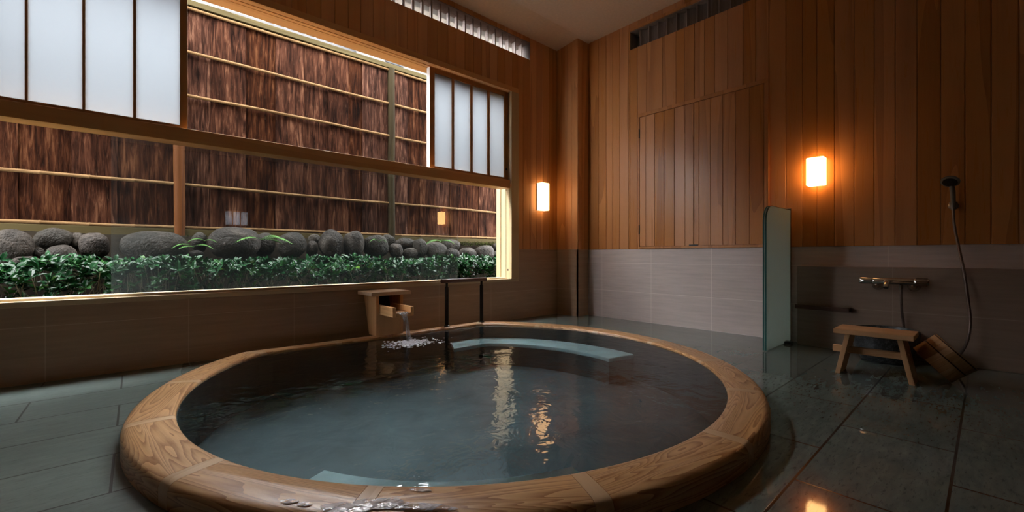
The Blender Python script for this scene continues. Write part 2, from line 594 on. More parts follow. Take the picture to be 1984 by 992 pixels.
def obj(name, mb, mat, parent=None, smooth=False, bevel=0.0, local=False, loc=None, rot=None, fix=True):
    """links one mesh object; coordinates are world ones unless local"""
    me = bpy.data.meshes.new(name)
    me.from_pydata(mb.v, [], mb.f)
    if any(mb.pid):
        at = me.attributes.new('pid', 'FLOAT', 'FACE')
        at.data.foreach_set('value', mb.pid)
    me.materials.append(mat)
    if fix:
        import bmesh
        bm = bmesh.new(); bm.from_mesh(me)
        bmesh.ops.recalc_face_normals(bm, faces=bm.faces)
        bm.to_mesh(me); bm.free()
    o = bpy.data.objects.new(name, me)
    COL.objects.link(o)
    base = Vector((0, 0, 0))
    if loc is not None:
        mt = Matrix.Translation(Vector(loc))
        if rot is not None:
            mt = mt @ Matrix.Rotation(rot, 4, 'Z')
        me.transform(mt.inverted())
        o.matrix_world = mt
    if parent is not None:
        o.parent = parent
        if not local:
            pl = parent['_base'] if '_base' in parent else (0, 0, 0)
            pl = Vector(pl)
            if loc is None:
                me.transform(Matrix.Translation(-pl))
                o['_base'] = tuple(pl)
            else:
                o.location = Vector(loc) - pl
                o.rotation_euler = (0, 0, rot or 0)
    if smooth:
        for p in me.polygons:
            p.use_smooth = True
        me.set_sharp_from_angle(angle=math.radians(40))
    if bevel:
        bv = o.modifiers.new('bevel', 'BEVEL')
        bv.width = bevel; bv.segments = 2; bv.limit_method = 'ANGLE'; bv.angle_limit = math.radians(40)
    return o

def tag(o, label, cat, group=None, kind=None):
    o['label'] = label; o['category'] = cat
    if group: o['group'] = group
    if kind: o['kind'] = kind
    return o

def thing(name, label, cat, loc=(0, 0, 0), group=None, kind=None, rot=None):
    o = bpy.data.objects.new(name, None)
    o.empty_display_size = .05
    COL.objects.link(o)
    o.location = loc
    if rot is not None:
        o.rotation_euler = rot
    o['_base'] = tuple(loc)
    return tag(o, label, cat, group, kind)

def struct(name, mb, mat, parent=None, **kw):
    o = obj(name, mb, mat, parent, **kw)
    o['kind'] = 'structure'
    return o

def planks(mb, joints, z0, z1, face, depth, axis, side):
    """upright boards with small chamfered joints; axis 'x' or 'y' is the run, side is the direction the face looks"""
    c = .003
    for a, b in zip(joints[:-1], joints[1:]):
        mb.cur = R.random() * .98 + .01
        a, b = min(a, b) + .0006, max(a, b) - .0006
        prof = [(a, 0), (a, 1), (a + c, 1 + c / depth), (b - c, 1 + c / depth), (b, 1), (b, 0)]
        pts = []
        for z in (z0, z1):
            for u, t in prof:
                w = face - side * depth * (1 - t)
                pts.append((u, w, z) if axis == 'x' else (w, u, z))
        n = len(prof)
        mb.add(pts, [tuple(range(n)), tuple(range(n, 2 * n))] + [(i, (i + 1) % n, n + (i + 1) % n, n + i) for i in range(n)])
    return mb

# ---------------------------------------------------------------- room shell
B, A = 3.48, 4.03          # inner faces: window wall (y) and shower wall (x)
XL, YB = -1.35, -2.05      # side wall and wall behind
ZC = 3.21
TT = .775                  # top of the tiles
WO = 3.72                  # outer face of the window wall
SILL, HEAD, XR = .452, 2.515, 3.10   # window opening

# floor, with a hole for the tub
TC, TR_OUT, TR_IN, TY_OUT, TY_IN = Vector((1.495, 2.06)), 1.536, 1.375, 3.24, 3.125
def polar(th, rad, ymax):
    s_ = math.sin(th)
    r = rad
    if s_ > 1e-6:
        r = min(rad, (ymax - TC.y) / s_)
    return r
NA = 144
fm = MB()
hole = [(TC.x + (polar(2 * math.pi * i / NA, 1.45, 3.18)) * math.cos(2 * math.pi * i / NA),
         TC.y + (polar(2 * math.pi * i / NA, 1.45, 3.18)) * math.sin(2 * math.pi * i / NA)) for i in range(NA)]
def edge_pt(th):
    dx, dy = math.cos(th), math.sin(th)
    ts = []
    if dx > 1e-9: ts.append((A + .1 - TC.x) / dx)
    if dx < -1e-9: ts.append((XL - .1 - TC.x) / dx)
    if dy > 1e-9: ts.append((B + .1 - TC.y) / dy)
    if dy < -1e-9: ts.append((YB - .1 - TC.y) / dy)
    t = min(ts)
    return (TC.x + dx * t, TC.y + dy * t)
corners = sorted(math.atan2(y - TC.y, x - TC.x) % (2 * math.pi) for x in (A + .1, XL - .1) for y in (B + .1, YB - .1))
angs = sorted([2 * math.pi * i / NA for i in range(NA)] + corners)
vin = [(TC.x + polar(t, 1.45, 3.18) * math.cos(t), TC.y + polar(t, 1.45, 3.18) * math.sin(t), 0) for t in angs]
vout = [edge_pt(t) + (0,) for t in angs]
n_ = len(angs)
fm.add(vin + vout, [(i, n_ + i, n_ + (i + 1) % n_, (i + 1) % n_) for i in range(n_)])
fm.add([(x, y, -.12) for x, y, z in vin] , [])
fl = struct('floor', fm, M['floor'])

cm = MB()
y1 = B + .1
cm.box(XL - .1, A + .1, YB - .1, 3.12, 3.225, 3.40)
cm.hexa([(XL - .1, 3.12, 3.225), (A + .1, 3.12, 3.225), (A + .1, B + .02, 3.185), (XL - .1, B + .02, 3.185), (XL - .1, 3.12, 3.40), (A + .1, 3.12, 3.40), (A + .1, B + .02, 3.40), (XL - .1, B + .02, 3.40)])
struct('ceiling', cm, M['ceiling'])

# --- window wall (left in the picture)
VZ0, VZ1, VX1 = 2.94, 3.14, 3.372      # ventilation slot
wm = MB()
F = B + .014
wm.box(XL - .1, A + .2, F, WO, -.05, .42)
wm.box(XR + .02, A + .2, F, WO, .42, VZ0)
wm.box(-.82, XR + .02, F, WO, 2.58, VZ0)
wm.box(XL - .1, -.82, B, WO, .42, 3.4)
wm.box(-.82, -.60, F, WO, VZ0, VZ1)
wm.box(VX1 + .012, A + .2, F, WO, VZ0, VZ1)
wm.box(XL - .1, A + .2, F, WO, VZ1, 3.4)
wall_l = struct('wall_left', wm, M['plaster'])
pm = MB()
jx = [3.183, 3.262, 3.372, 3.478, 3.584, 3.69, 3.83]
planks(pm, jx[:3], TT, VZ0, B, .014, 'x', -1)
planks(pm, jx[2:], TT, ZC + .02, B, .014, 'x', -1)
j2 = [XL - .1 + i * .1058 for i in range(60)]
j2 = [x for x in j2 if x < 3.10] + [3.183]
planks(pm, j2, 2.553, VZ0, B, .014, 'x', -1)
planks(pm, j2 + [3.262, 3.372], VZ1, ZC + .02, B, .014, 'x', -1)
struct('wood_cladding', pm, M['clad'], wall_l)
tm = MB()
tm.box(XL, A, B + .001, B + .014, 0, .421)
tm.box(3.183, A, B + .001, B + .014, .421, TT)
struct('tile_wainscot', tm, M['tile_w'], wall_l)

# --- shower wall (right in the picture)
wm = MB()
G = A + .014
RV0, RV1, RY1 = 2.94, 3.14, 2.591
wm.box(G, G + .22, YB - .1, WO, -.05, RV0)
wm.box(G, G + .22, RY1 + .012, WO, RV0, RV1)
wm.box(G, G + .22, YB - .1, WO, RV1, 3.4)
wm.box(G + .14, G + .22, YB - .1, RY1 + .02, RV0, RV1)
wall_r = struct('wall_right', wm, M['plaster'])
jy = [3.16, 3.01, 2.905, 2.815, 2.722, 2.61, 2.50, 2.391, 2.21, 2.066, 1.98, 1.879, 1.784, 1.689, 1.574, 1.443, 1.340, 1.238, 1.112, .995, .898, .786, .666, .551, .436, .324, .209, .098, -.015, -.128, -.24]
while jy[-1] > YB:
    jy.append(jy[-1] - .113)
pm = MB()
planks(pm, jy[:6], TT, ZC + .02, A, .014, 'y', -1)
planks(pm, [2.61, 2.591], TT, ZC + .02, A, .014, 'y', -1)
planks(pm, [2.591] + jy[6:], TT, RV0, A, .014, 'y', -1)
planks(pm, [2.591] + jy[6:], RV1, ZC + .02, A, .014, 'y', -1)
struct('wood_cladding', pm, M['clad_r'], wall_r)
tm = MB()
tm.box(A + .001, A + .014, YB, 3.17, 0, TT - .002)
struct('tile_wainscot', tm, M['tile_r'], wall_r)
tm = MB()
tm.box(3.925, A + .001, YB, 1.005, 0, .622)
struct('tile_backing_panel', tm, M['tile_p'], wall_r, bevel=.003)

# --- corner pillar
PX, PY = 3.83, 3.16
pl_m = MB()
pl_m.box(PX + .014, A + .02, PY + .014, B + .02, -.02, 3.4)
pil = struct('pillar', pl_m, M['plaster'])
pm = MB()
planks(pm, [PY, 3.245, 3.35, B], TT, ZC + .02, PX, .014, 'y', -1)
planks(pm, [PX, 3.905, A], TT, ZC + .02, PY, .014, 'x', -1)
struct('wood_cladding', pm, M['clad'], pil)
tm = MB()
tm.box(PX, PX + .014, PY, B, 0, TT - .002)
tm.box(PX, A, PY, PY + .014, 0, TT - .002)
struct('tile_wainscot', tm, M['tile_w'], pil)

# --- side wall and wall behind the viewer (with a small frosted window)
wm = MB()
wm.box(XL - .2, XL, YB - .2, WO, -.05, 3.4)
struct('wall_side', wm, M['dark_wall'])
bx0, bx1, bz0, bz1 = 1.22, 1.60, 1.26, 1.54
wm = MB()
wm.box(XL - .2, bx0, YB - .2, YB, -.05, 3.4)
wm.box(bx1, A + .2, YB - .2, YB, -.05, 3.4)
wm.box(bx0, bx1, YB - .2, YB, -.05, bz0)
wm.box(bx0, bx1, YB - .2, YB, bz1, 3.4)
struct('wall_back', wm, M['dark_wall'])
w2 = MB()
for x in (bx0, bx0 + .122, bx0 + .246, bx1 - .012):
    w2.box(x, x + .012, YB - .06, YB - .02, bz0, bz1)
w2.box(bx0, bx1, YB - .06, YB - .02, bz0, bz0 + .015)
w2.box(bx0, bx1, YB - .06, YB - .02, bz1 - .015, bz1)
win2 = struct('window_2', w2, M['sash_z'])
w2 = MB(); w2.box(bx0 + .01, bx1 - .01, YB - .05, YB - .045, bz0 + .01, bz1 - .01)
struct('frosted_pane', w2, M['frost'], win2)

# ---------------------------------------------------------------- the window
WX0 = -.82
win = thing('window_1', 'long timber window opening along the bath, sliding sashes above fixed glass', 'window', (0, B, 0), kind='structure')
sm = MB()
sm.box(WX0, 3.183, B - .018, B + .03, .421, .452)          # sill nosing
sm.box(WX0, XR, B + .03, B + .085, .421, .446)
sm.box(WX0, XR, B + .085, B + .20, .421, .462)
sm.box(WX0, XR, B + .20, WO + .03, .421, .452)
obj('window_sill', sm, M['frame_l'], win, bevel=.003)
hm = MB()
hm.box(WX0, 3.183, B - .018, B + .02, 2.503, 2.555)        # head casing
hm.box(WX0, XR, B + .02, B + .050, 2.510, 2.60)
hm.box(WX0, XR, B + .050, B + .064, 2.545, 2.60)
hm.box(WX0, XR, B + .064, B + .100, 2.512, 2.60)
hm.box(WX0, XR, B + .100, B + .114, 2.550, 2.60)
hm.box(WX0, XR, B + .114, B + .150, 2.516, 2.60)
hm.box(WX0, XR, B + .150, B + .164, 2.550, 2.60)
hm.box(WX0, XR, B + .164, WO + .02, 2.528, 2.60)
obj('window_head', hm, M['frame_x'], win, bevel=.002)
jm = MB()
jm.box(3.075, 3.183, B - .018, B + .02, .452, 2.503)
obj('side_casing', jm, M['frame_lit_z'], win, bevel=.003)
jm = MB()
jm.box(XR, 3.14, B + .02, B + .10, .446, 2.515)
jm.box(XR - .004, 3.14, B + .103, B + .185, .446, 2.515)
jm.box(XR - .012, 3.14, B + .188, WO + .02, .446, 2.515)
obj('side_jamb', jm, M['frame_lit_z'], win, bevel=.002)
rm = MB()
rm.box(WX0, 3.06, B - .012, B + .12, 1.44, 1.530)
obj('middle_rail', rm, M['frame_x'], win, bevel=.003)
gm = MB()
gm.box(-.111, 2.463, B + .118, B + .124, .462, 1.44)
gp = obj('glass_pane', gm, M['pane'], win)

def sash(name, label, x0, x1, y, edges, zb, zt, zg0, zg1, th=.028):
    t = thing(name, label, 'sliding window', ((x0 + x1) / 2, y, zb), None)
    f = MB()
    f.box(x0, edges[0][0], y, y + th, zb, zt)
    obj('stile', f, M['sash_z'], t, bevel=.0015)
    f = MB(); f.box(edges[-1][1], x1, y, y + th, zb, zt)
    obj('stile', f, M['sash_z'], t, bevel=.0015)
    f = MB(); f.box(edges[0][0], edges[-1][1], y, y + th, zb, zg0)
    obj('bottom_rail', f, M['sash_x'], t, bevel=.0015)
    f = MB(); f.box(edges[0][0], edges[-1][1], y, y + th, zg1, zt)
    obj('top_rail', f, M['sash_x'], t, bevel=.0015)
    for (a, b), (c, d) in zip(edges[:-1], edges[1:]):
        f = MB(); f.box(b, c, y + .002, y + th - .004, zg0, zg1)
        obj('mullion', f, M['sash_z'], t, bevel=.0015)
    f = MB(); f.box(edges[0][0], edges[-1][1], y + .014, y + .018, zg0, zg1)
    obj('frosted_pane', f, M['frost'], t)
    return t
sash('shoji_sash', 'larger frosted sliding sash left of the open middle, cut by the picture edge', -.80, .257, B + .025,
     [(-.76, -.665), (-.652, -.452), (-.441, -.230), (-.218, -.009), (.005, .219)], 1.530, 2.512, 1.555, 2.47)
ls = sash('shoji_sash', 'frosted sliding sash with four panes beside the corner, edge painted skylit white towards the open middle', 2.105, XR - .003, B + .066,
     [(2.159, 2.360), (2.385, 2.588), (2.614, 2.812), (2.84, 3.044)], 1.530, 2.516, 1.568, 2.468, .058)
m = MB(); m.box(2.1035, 2.1055, B + .068, B + .122, 1.532, 2.514)  # added strip, painted white as skylight on the stile's side face
obj('skylit_edge', m, M['skylit_white'], ls)
km = MB()
km.lathe([(.0, -.004), (.010, -.004), (.012, 0), (.012, .003), (.004, .003), (0, .001)], 16, axis_mat((0, -1, 0)) , (3.072, B + .065, 1.66))
obj('finger_pull', km, M['bronze'], ls)
for x, z in ((XR - .014, .535),):
    km = MB(); km.lathe([(0, 0), (.010, 0), (.010, .004), (.006, .006), (0, .006)], 16, axis_mat((-1, 0, 0)), (XR + .000, B + .07, .545))
    obj('bolt_cover', km, M['bronze'], win)

# --- louvred ventilation slots
def vent(name, label, axis, a0, a1, face, z0, z1, n, deep, sl=1, sk=.05):
    base = (a1, face, z0) if axis == 'x' else (face, a1, z0)
    t = thing(name, label, 'vent', base)
    step = (a1 - .055 - a0) / n
    for i in range(n):
        m = MB()
        c = a0 + (i + .5) * step
        prof = []
        for j in range(7):
            q_ = j / 6
            prof.append((c + .020 * math.sin(math.pi * q_) + sk * q_ * sl, .03 + deep * q_))
        for j in range(6, -1, -1):
            q_ = j / 6
            prof.append((c + .020 * math.sin(math.pi * q_) + sk * q_ * sl + .010, .03 + deep * q_))
        pts = [((u, face + d, z0) if axis == 'x' else (face + d, u, z0)) for u, d in prof]
        m.extrude(pts, (0, 0, z1 - z0))
        obj('slat', m, M['slat'], t)
    m = MB()
    if axis == 'x':
        m.box(a0, a1 + .012, face + .002, face + deep + .04, z1 - .006, z1)
        m.box(a1, a1 + .012, face + .002, face + .24, z0, z1 - .006)
        m.box(a0, a1 + .012, face + .016, face + .24, z0 - .006, z0)
    else:
        m.box(face + .002, face + deep + .04, a0, a1 + .012, z1 - .006, z1)
        m.box(face + .002, face + .14, a1, a1 + .012, z0, z1 - .006)
        m.box(face + .016, face + .14, a0, a1 + .012, z0 - .006, z0)
    obj('slot_lining', m, M['slat'], t)
vent('louvre_vent', 'long louvred ventilation slot of pale curved slats above the window', 'x', -.60, VX1, B, VZ0, VZ1, 40, .11)
vent('louvre_vent', 'dark louvred ventilation slot high above the double shutter doors', 'y', -.35, RY1, A, RV0, RV1, 28, .075, -1, .10)
# top strip of the slot above the doors
m = MB(); m.box(A - .012, A + .004, -.6, RY1 + .004, RV1 - .002, RV1 + .028)
struct('trim_1', m, M['clad_r'])

m = MB(); m.box(-2.5, 5.0, WO - .02, 4.02, 3.27, 3.33)  # unseen slab added to cut skylight on the vent slats and garden
struct('added_sky_blocker', m, M['plaster'])

# ---------------------------------------------------------------- garden beyond the window
FE = 5.0
g = MB()
nx, prof = 40, [(WO, .26), (4.1, .30), (4.45, .40), (4.60, .55), (4.74, .80), (4.85, .88), (5.3, .93), (9, .93), (14, .93)]
for i in range(nx + 1):
    x = -3.5 + i * 12.0 / nx
    for j, (y, z) in enumerate(prof):
        g.v.append((x, y, z + (.03 * mnoise.noise(Vector((x * 2, y * 3, 0))) if 0 < j < 7 else 0)))
np_ = len(prof)
for i in range(nx):
    for j in range(np_ - 1):
        g.face((i * np_ + j, (i + 1) * np_ + j, (i + 1) * np_ + j + 1, i * np_ + j + 1))
struct('garden_ground', g, M['soil'], smooth=True)

fence = thing('bark_fence', 'tall cedar bark board fence with bamboo battens standing behind the rock edging', 'fence', (0, FE, .93))
xs = [-2.2, -1.85, -1.50, -1.16, -.95, -.685, -.385, -.12, .11, .306, .55, .835, 1.115, 1.38, 1.655, 1.87, 2.05, 2.22, 2.405, 2.63, 2.82, 3.05, 3.30, 3.52, 3.80, 4.05, 4.30, 4.55, 4.85, 5.15, 5.5]
for a, b in zip(xs[:-1], xs[1:]):
    m = MB()
    dy = (.012 if xs.index(a) % 2 else 0) + R.uniform(-.002, .002)
    a, b = a - .007, b + .007
    # slightly cupped ragged board
    nn = 8
    top, bot = 3.055, .935
    fr = [(a + (b - a) * i / nn, FE + dy - .004 * math.sin(math.pi * i / nn) + R.uniform(-.002, .002)) for i in range(nn + 1)]
    fr[0] = (a + .0015, FE + dy); fr[-1] = (b - .0015, FE + dy)
    poly = [(x, y, bot) for x, y in fr] + [(b - .0015, FE + .03, bot), (a + .0015, FE + .03, bot)]
    m.extrude(poly, (0, 0, top - bot))
    obj('bark_board', m, M['bark'], fence, loc=((a + b) / 2, FE, 2.0), rot=0)
def bamboo(a, b, z, y, r):
    m = MB()
    pts, rs = [], []
    nseg = max(2, int((b - a) / .09))
    for i in range(nseg + 1):
        x = a + (b - a) * i / nseg
        nod = (i % 3 == 1)
        zz = z + .004 * math.sin(x * 2.3 + z * 5) + .001 * math.sin(9 * x)
        if nod:
            pts += [(x - .008, y, zz), (x - .003, y, zz), (x + .003, y, zz), (x + .008, y, zz)]
            rs += [r, r * 1.16, r * 1.16, r]
        else:
            pts.append((x, y, zz)); rs.append(r)
    m.tube(pts, rs, 10)
    obj('bamboo_batten', m, M['bamboo'], fence, smooth=True)
posts = [-1.80, .306, 2.405, 4.50]
for p, q in [(-2.2, -1.84)] + [(posts[i] + .035, posts[i + 1] - .035) for i in range(3)] + [(4.54, 5.5)]:
    for z in (3.025, 2.608, 2.205, 1.785, 1.362, .968):
        bamboo(p, q, z, FE - .022, .0145)
for i, x in enumerate(posts):
    m = MB()
    pts = [(x + .003 * math.sin(j), FE - .02, .78 + j * (3.05 - .78) / 12) for j in range(13)]
    m.tube(pts, .043, 14)
    obj('post', m, M['post_red'] if i == 1 else M['post'], fence, smooth=True)
m = MB(); m.box(-2.2, 5.5, FE - .045, FE + .05, 3.045, 3.10)
obj('top_beam', m, M['beam'], fence, bevel=.004)
m = MB(); m.box(-2.2, 5.5, FE - .035, FE + .04, .83, .95)
obj('bottom_beam', m, M['beam'], fence, bevel=.004)

# ---- rocks, each placed by its outline in the picture
FX = 820.5
fwv = Vector((math.cos(math.radians(48.33)), math.sin(math.radians(48.33)), 0))
rtv = Vector((fwv.y, -fwv.x, 0))
def at_y(px, py, y):
    d = fwv + rtv * ((px - 992) / FX) + Vector((0, 0, 1)) * ((495.4 - py) / FX)
    return Vector((0, 0, CAM_H)) + d * (y / d.y)
rocks = [
 (-14, 445, 65, 505, 4.58, 'big rounded brown rock at the left end of the edging, cut by the picture edge'),
 (66, 442, 145, 482, 4.70, 'broad flat-topped brown rock resting on two smaller ones at the left end'),
 (133, 452, 167, 479, 4.72, 'small rock wedged between the broad flat-topped rock and the round grey one'),
 (149, 452, 215, 501, 4.58, 'round grey rock just left of the upright glass edge'),
 (63, 480, 88, 505, 4.62, 'small dark rock filling the gap below the broad flat-topped brown rock'),
 (85, 474, 151, 523, 4.50, 'dark rounded rock half sunk in the hedge below the flat-topped rock'),
 (18, 497, 80, 520, 4.48, 'low dark rock at the left end, mostly hidden by the hedge'),
 (232, 448, 367, 508, 4.54, 'longest low grey boulder, left of the reddish fence post'),
 (370, 451, 402, 487, 4.64, 'small rounded rock just right of the reddish fence post'),
 (365, 485, 395, 500, 4.52, 'small dark stone low between two boulders under the reddish post'),
 (403, 442, 511, 497, 4.56, 'big peaked grey boulder with sloping right shoulder, below the window reflection'),
 (490, 452, 533, 493, 4.66, 'dark rock under the largest fern fronds'),
 (536, 452, 596, 496, 4.58, 'smooth wide rock with a pale lower face, right of the largest fern'),
 (597, 454, 621, 470, 4.74, 'small flat rock lying on top of a mossy stone, mid edging'),
 (594, 467, 616, 496, 4.60, 'small mossy stone standing between the smooth wide rock and the tall egg-shaped rock'),
 (620, 448, 665, 496, 4.58, 'tall dark egg-shaped rock in the middle of the edging'),
 (665, 450, 706, 499, 4.58, 'tall rock tinged green with moss beside the egg-shaped rock'),
 (706, 457, 753, 496, 4.58, 'angular dark rock with a cleft, left of the weathered fence post'),
 (737, 455, 764, 478, 4.76, 'rounded rock perched at the foot of the weathered fence post'),
 (765, 461, 806, 484, 4.70, 'oblong rock lying on smaller stones right of the weathered post'),
 (755, 472, 780, 497, 4.56, 'round stone below the oblong rock, right of the cleft rock'),
 (781, 481, 810, 499, 4.56, 'low stone under the right end of the oblong rock'),
 (802, 463, 826, 497, 4.60, 'upright leaning narrow rock right of the oblong rock'),
 (825, 471, 866, 501, 4.58, 'wide mossy rock under the small pale fern'),
 (855, 465, 891, 487, 4.76, 'slanted slab of rock behind the small pale fern'),
 (863, 482, 889, 503, 4.54, 'small round stone in front of the slanted slab'),
 (890, 479, 923, 502, 4.58, 'mossy brown rock right of the glass pane edge'),
 (922, 476, 957, 503, 4.58, 'round speckled rock near the right window jamb'),
 (954, 471, 982, 487, 4.76, 'small rock topmost beside the right window jamb'),
 (956, 486, 982, 503, 4.60, 'lower small rock touching the right window jamb'),
]
import bmesh
def rock(px0, py0, px1, py1, y, label, seed):
    c = at_y((px0 + px1) / 2, (py0 + py1) / 2, y)
    dv = c.dot(fwv)
    wx = (px1 - px0) / FX * dv * .5
    # widths are foreshortened by the oblique view of the wall
    hx = (at_y(px1, py0, y).x - at_y(px0, py0, y).x) * .5
    hz = (py1 - py0) / FX * dv * .5
    hx = max(.03, hx * .98)
    hy = min(.15, max(hz, hx * .6)) * .8
    bm = bmesh.new()
    bmesh.ops.create_icosphere(bm, subdivisions=4, radius=1.0)
    rr = random.Random(seed)
    off = Vector((rr.uniform(0, 50), rr.uniform(0, 50), rr.uniform(0, 50)))
    for v in bm.verts:
        p = v.co.copy()
        k = 1 + .17 * mnoise.noise(p * .8 + off) + .05 * mnoise.noise(p * 1.9 + off) + .02 * mnoise.noise(p * 7 + off)
        q = Vector([math.copysign(abs(t) ** .88, t) for t in p]) * k
        v.co = Vector((q.x * hx, q.y * hy, q.z * hz * 1.10))
    me = bpy.data.meshes.new('rock')
    bm.to_mesh(me); bm.free()
    for p in me.polygons: p.use_smooth = True
    me.materials.append(M['rock'])
    o = bpy.data.objects.new('rock', me)
    COL.objects.link(o)
    o.location = c
    tag(o, label, 'rock', 'rocks edging the garden bank')
for i, r_ in enumerate(rocks):
    rock(*r_, 100 + i)

# ---- hedge of glossy leaves
def leaf(mb, p, d, up, L, W, fold):
    d = d.normalized()
    s_ = d.cross(up)
    if s_.length < 1e-4:
        s_ = Vector((1, 0, 0))
    s_.normalize()
    u = s_.cross(d).normalized()
    a = p
    m1 = p + d * L * .35 - u * L * .02
    m2 = p + d * L * .7 - u * L * .06
    t = p + d * L - u * L * .16
    l1, r1 = m1 + s_ * W * .5 + u * fold, m1 - s_ * W * .5 + u * fold
    l2, r2 = m2 + s_ * W * .42 + u * fold, m2 - s_ * W * .42 + u * fold
    mb.add([a, m1, m2, t, l1, r1, l2, r2], [(0, 1, 4), (0, 5, 1), (1, 2, 6, 4), (1, 5, 7, 2), (2, 3, 6), (2, 7, 3)])
hg = MB()
hr = random.Random(11)
st = MB()
def htop(x, y):
    return .655 + .05 * mnoise.noise(Vector((x * 2.1, y * 2, 3))) + .035 * mnoise.noise(Vector((x * 6, y * 5, 9)))
for i in range(2300):
    x = hr.uniform(-1.6, 5.2)
    y = hr.uniform(3.86, 4.46)
    top = htop(x, y) - .10 * max(0, (4.0 - y) / .14) ** 1.2
    if hr.random() < .62:
        z = top - abs(hr.gauss(0, .025))
    else:
        z = hr.uniform(.34, top)
        if hr.random() < .8: y = hr.uniform(3.84, 3.98)
    tip = Vector((x, y, z))
    ax = Vector((hr.gauss(0, .45), hr.gauss(-.25, .45), 1.0)).normalized()
    e1 = ax.cross(Vector((1, .3, 0))).normalized()
    e2 = ax.cross(e1)
    nl = hr.randint(5, 7)
    tone = hr.random()
    for q in range(nl):
        gma = q * 2.4 + hr.uniform(-.3, .3)
        el = .25 + .5 * q / nl + hr.uniform(-.15, .15)
        d = (e1 * math.cos(gma) + e2 * math.sin(gma)) * math.cos(el) + ax * math.sin(el)
        L = hr.uniform(.042, .076)
        hg.cur = min(.99, max(.01, tone * .55 + hr.random() * .35 + (.25 if hr.random() < .03 else 0)))
        leaf(hg, tip - ax * .02 * (1 - q / nl), d, ax, L, L * .46, L * .07)
    if i % 3 == 0:
        st.tube([tip - ax * .2 + Vector((0, 0, -.05)), tip], .0022, 4, False)
hedge = obj('hedge', hg, M['leaf'], fix=False)
tag(hedge, 'low clipped hedge of glossy dark green leaves just outside the window', 'hedge', kind='stuff')
obj('stem', st, M['stem'], hedge, fix=False)
# moss on the bank
ms = MB(); mr_ = random.Random(5)
for i in range(2600):
    x = mr_.choice([mr_.uniform(3.0, 4.4), mr_.uniform(3.0, 4.4), mr_.uniform(.3, 4.4)])
    y = mr_.uniform(4.72, 4.925)
    z = .83 + .05 * (y - 4.72) / .25 + mr_.uniform(0, .035)
    d = Vector((mr_.gauss(0, 1), mr_.gauss(-.4, 1), mr_.uniform(.2, 1)))
    leaf(ms, Vector((x, y, z)), d, Vector((0, 0, 1)), mr_.uniform(.012, .026), .009, .002)
mo = obj('moss', ms, M['moss'], fix=False)
tag(mo, 'yellowish moss carpeting the bank behind the rocks', 'moss', kind='stuff')

# ---- ferns
def fern(px, py, y, label, fronds, L, seed):
    b = at_y(px, py, y)
    t = thing('fern', label, 'fern', tuple(b), 'ferns sprouting from the rocks')
    fr_ = random.Random(seed)
    for ang, tilt, sc in fronds:
        m = MB()
        d0 = Vector((math.cos(ang), math.sin(ang) * .6 - .25, 0)).normalized()
        pts = []
        n = 15
        for i in range(n + 1):
            s_ = i / n
            pts.append(b + d0 * (L * sc * s_) + Vector((0, 0, L * sc * (tilt * s_ - (tilt + .25) * s_ * s_ * .9))))
        m.tube(pts, [.0022 * (1 - .7 * i / n) for i in range(n + 1)], 5)
        for i in range(2, n):
            tdir = (pts[i + 1] - pts[i - 1]).normalized()
            s2 = tdir.cross(Vector((0, 0, 1))).normalized()
            w = L * sc * .30 * math.sin(math.pi * (i / n) ** .7) + .004
            for sg in (-1, 1):
                leaf(m, pts[i], s2 * sg + tdir * .45 - Vector((0, 0, .15)), Vector((0, 0, 1)), w, L * sc * .055, .001)
        obj('frond', m, M['fern'], t, fix=False)
fern(506, 464, 4.40, 'largest fern arching right over the boulders in mid edging', [(.0, .62, 1.0), (-.25, .95, .8), (2.8, .6, .8), (.5, .4, .7)], .26, 1)
fern(853, 468, 4.42, 'small pale fern spreading over the wide mossy rock near the right jamb', [(.2, .6, .8), (3.0, .6, .9), (1.2, 1.0, .6), (-.6, .7, .7)], .25, 2)
fern(374, 478, 4.44, 'little fern sprouting beside the reddish fence post', [(2.6, .9, .8), (.4, .8, .8), (3.4, .5, .6)], .18, 3)
fern(396, 466, 4.46, 'tiny curled fern between the small rounded rock and the peaked boulder', [(2.9, .8, .8), (.5, .7, .6)], .15, 4)
fern(735, 468, 4.44, 'tiny sprig of fern on top of the cleft rock', [(2.2, 1.3, .8), (.6, 1.2, .7)], .13, 5)

# ---- neighbouring house seen over the fence
nh = thing('neighbour_house', 'pale neighbouring house with reddish roof glimpsed over the fence top', 'house', (4.5, 9.0, .93))
m = MB(); m.box(1.8, 8.5, 9.0, 12.5, .9, 5.0)
obj('house_wall', m, M['white_wall'], nh)
m = MB()
m.hexa([(1.0, 8.5, 4.75), (9.0, 8.5, 4.75), (9.0, 10.9, 6.0), (1.0, 10.9, 6.0), (1.0, 8.5, 4.85), (9.0, 8.5, 4.85), (9.0, 10.9, 6.1), (1.0, 10.9, 6.1)])
obj('roof', m, M['pink_roof'], nh)
m = MB()
m.extrude([(3.3, 8.35, 4.5), (4.9, 8.35, 4.5), (4.9, 8.35, 5.25), (4.1, 8.35, 5.75), (3.3, 8.35, 5.25)], (0, 1.2, 0))
gb = obj('gable', m, M['white_wall'], nh)
m = MB()
m.extrude([(3.15, 8.30, 5.16), (4.1, 8.30, 5.76), (5.05, 8.30, 5.16), (5.05, 8.30, 5.28), (4.1, 8.30, 5.88), (3.15, 8.30, 5.28)], (0, 1.3, 0))
obj('gable_roof', m, M['pink_roof'], gb)
m = MB(); m.box(3.9, 4.3, 8.33, 8.35, 4.75, 5.1)
obj('gable_window', m, M['gutter'], gb)
m = MB()
for i in range(9):
    m.box(1.75 + .17 * i, 1.86 + .17 * i, 8.49, 9.4, 4.84 , 4.90)
obj('tile_course', m, M['gutter'], nh)
m = MB(); m.tube([(1.0, 8.45, 4.76), (9.0, 8.45, 4.76)], .06, 8)
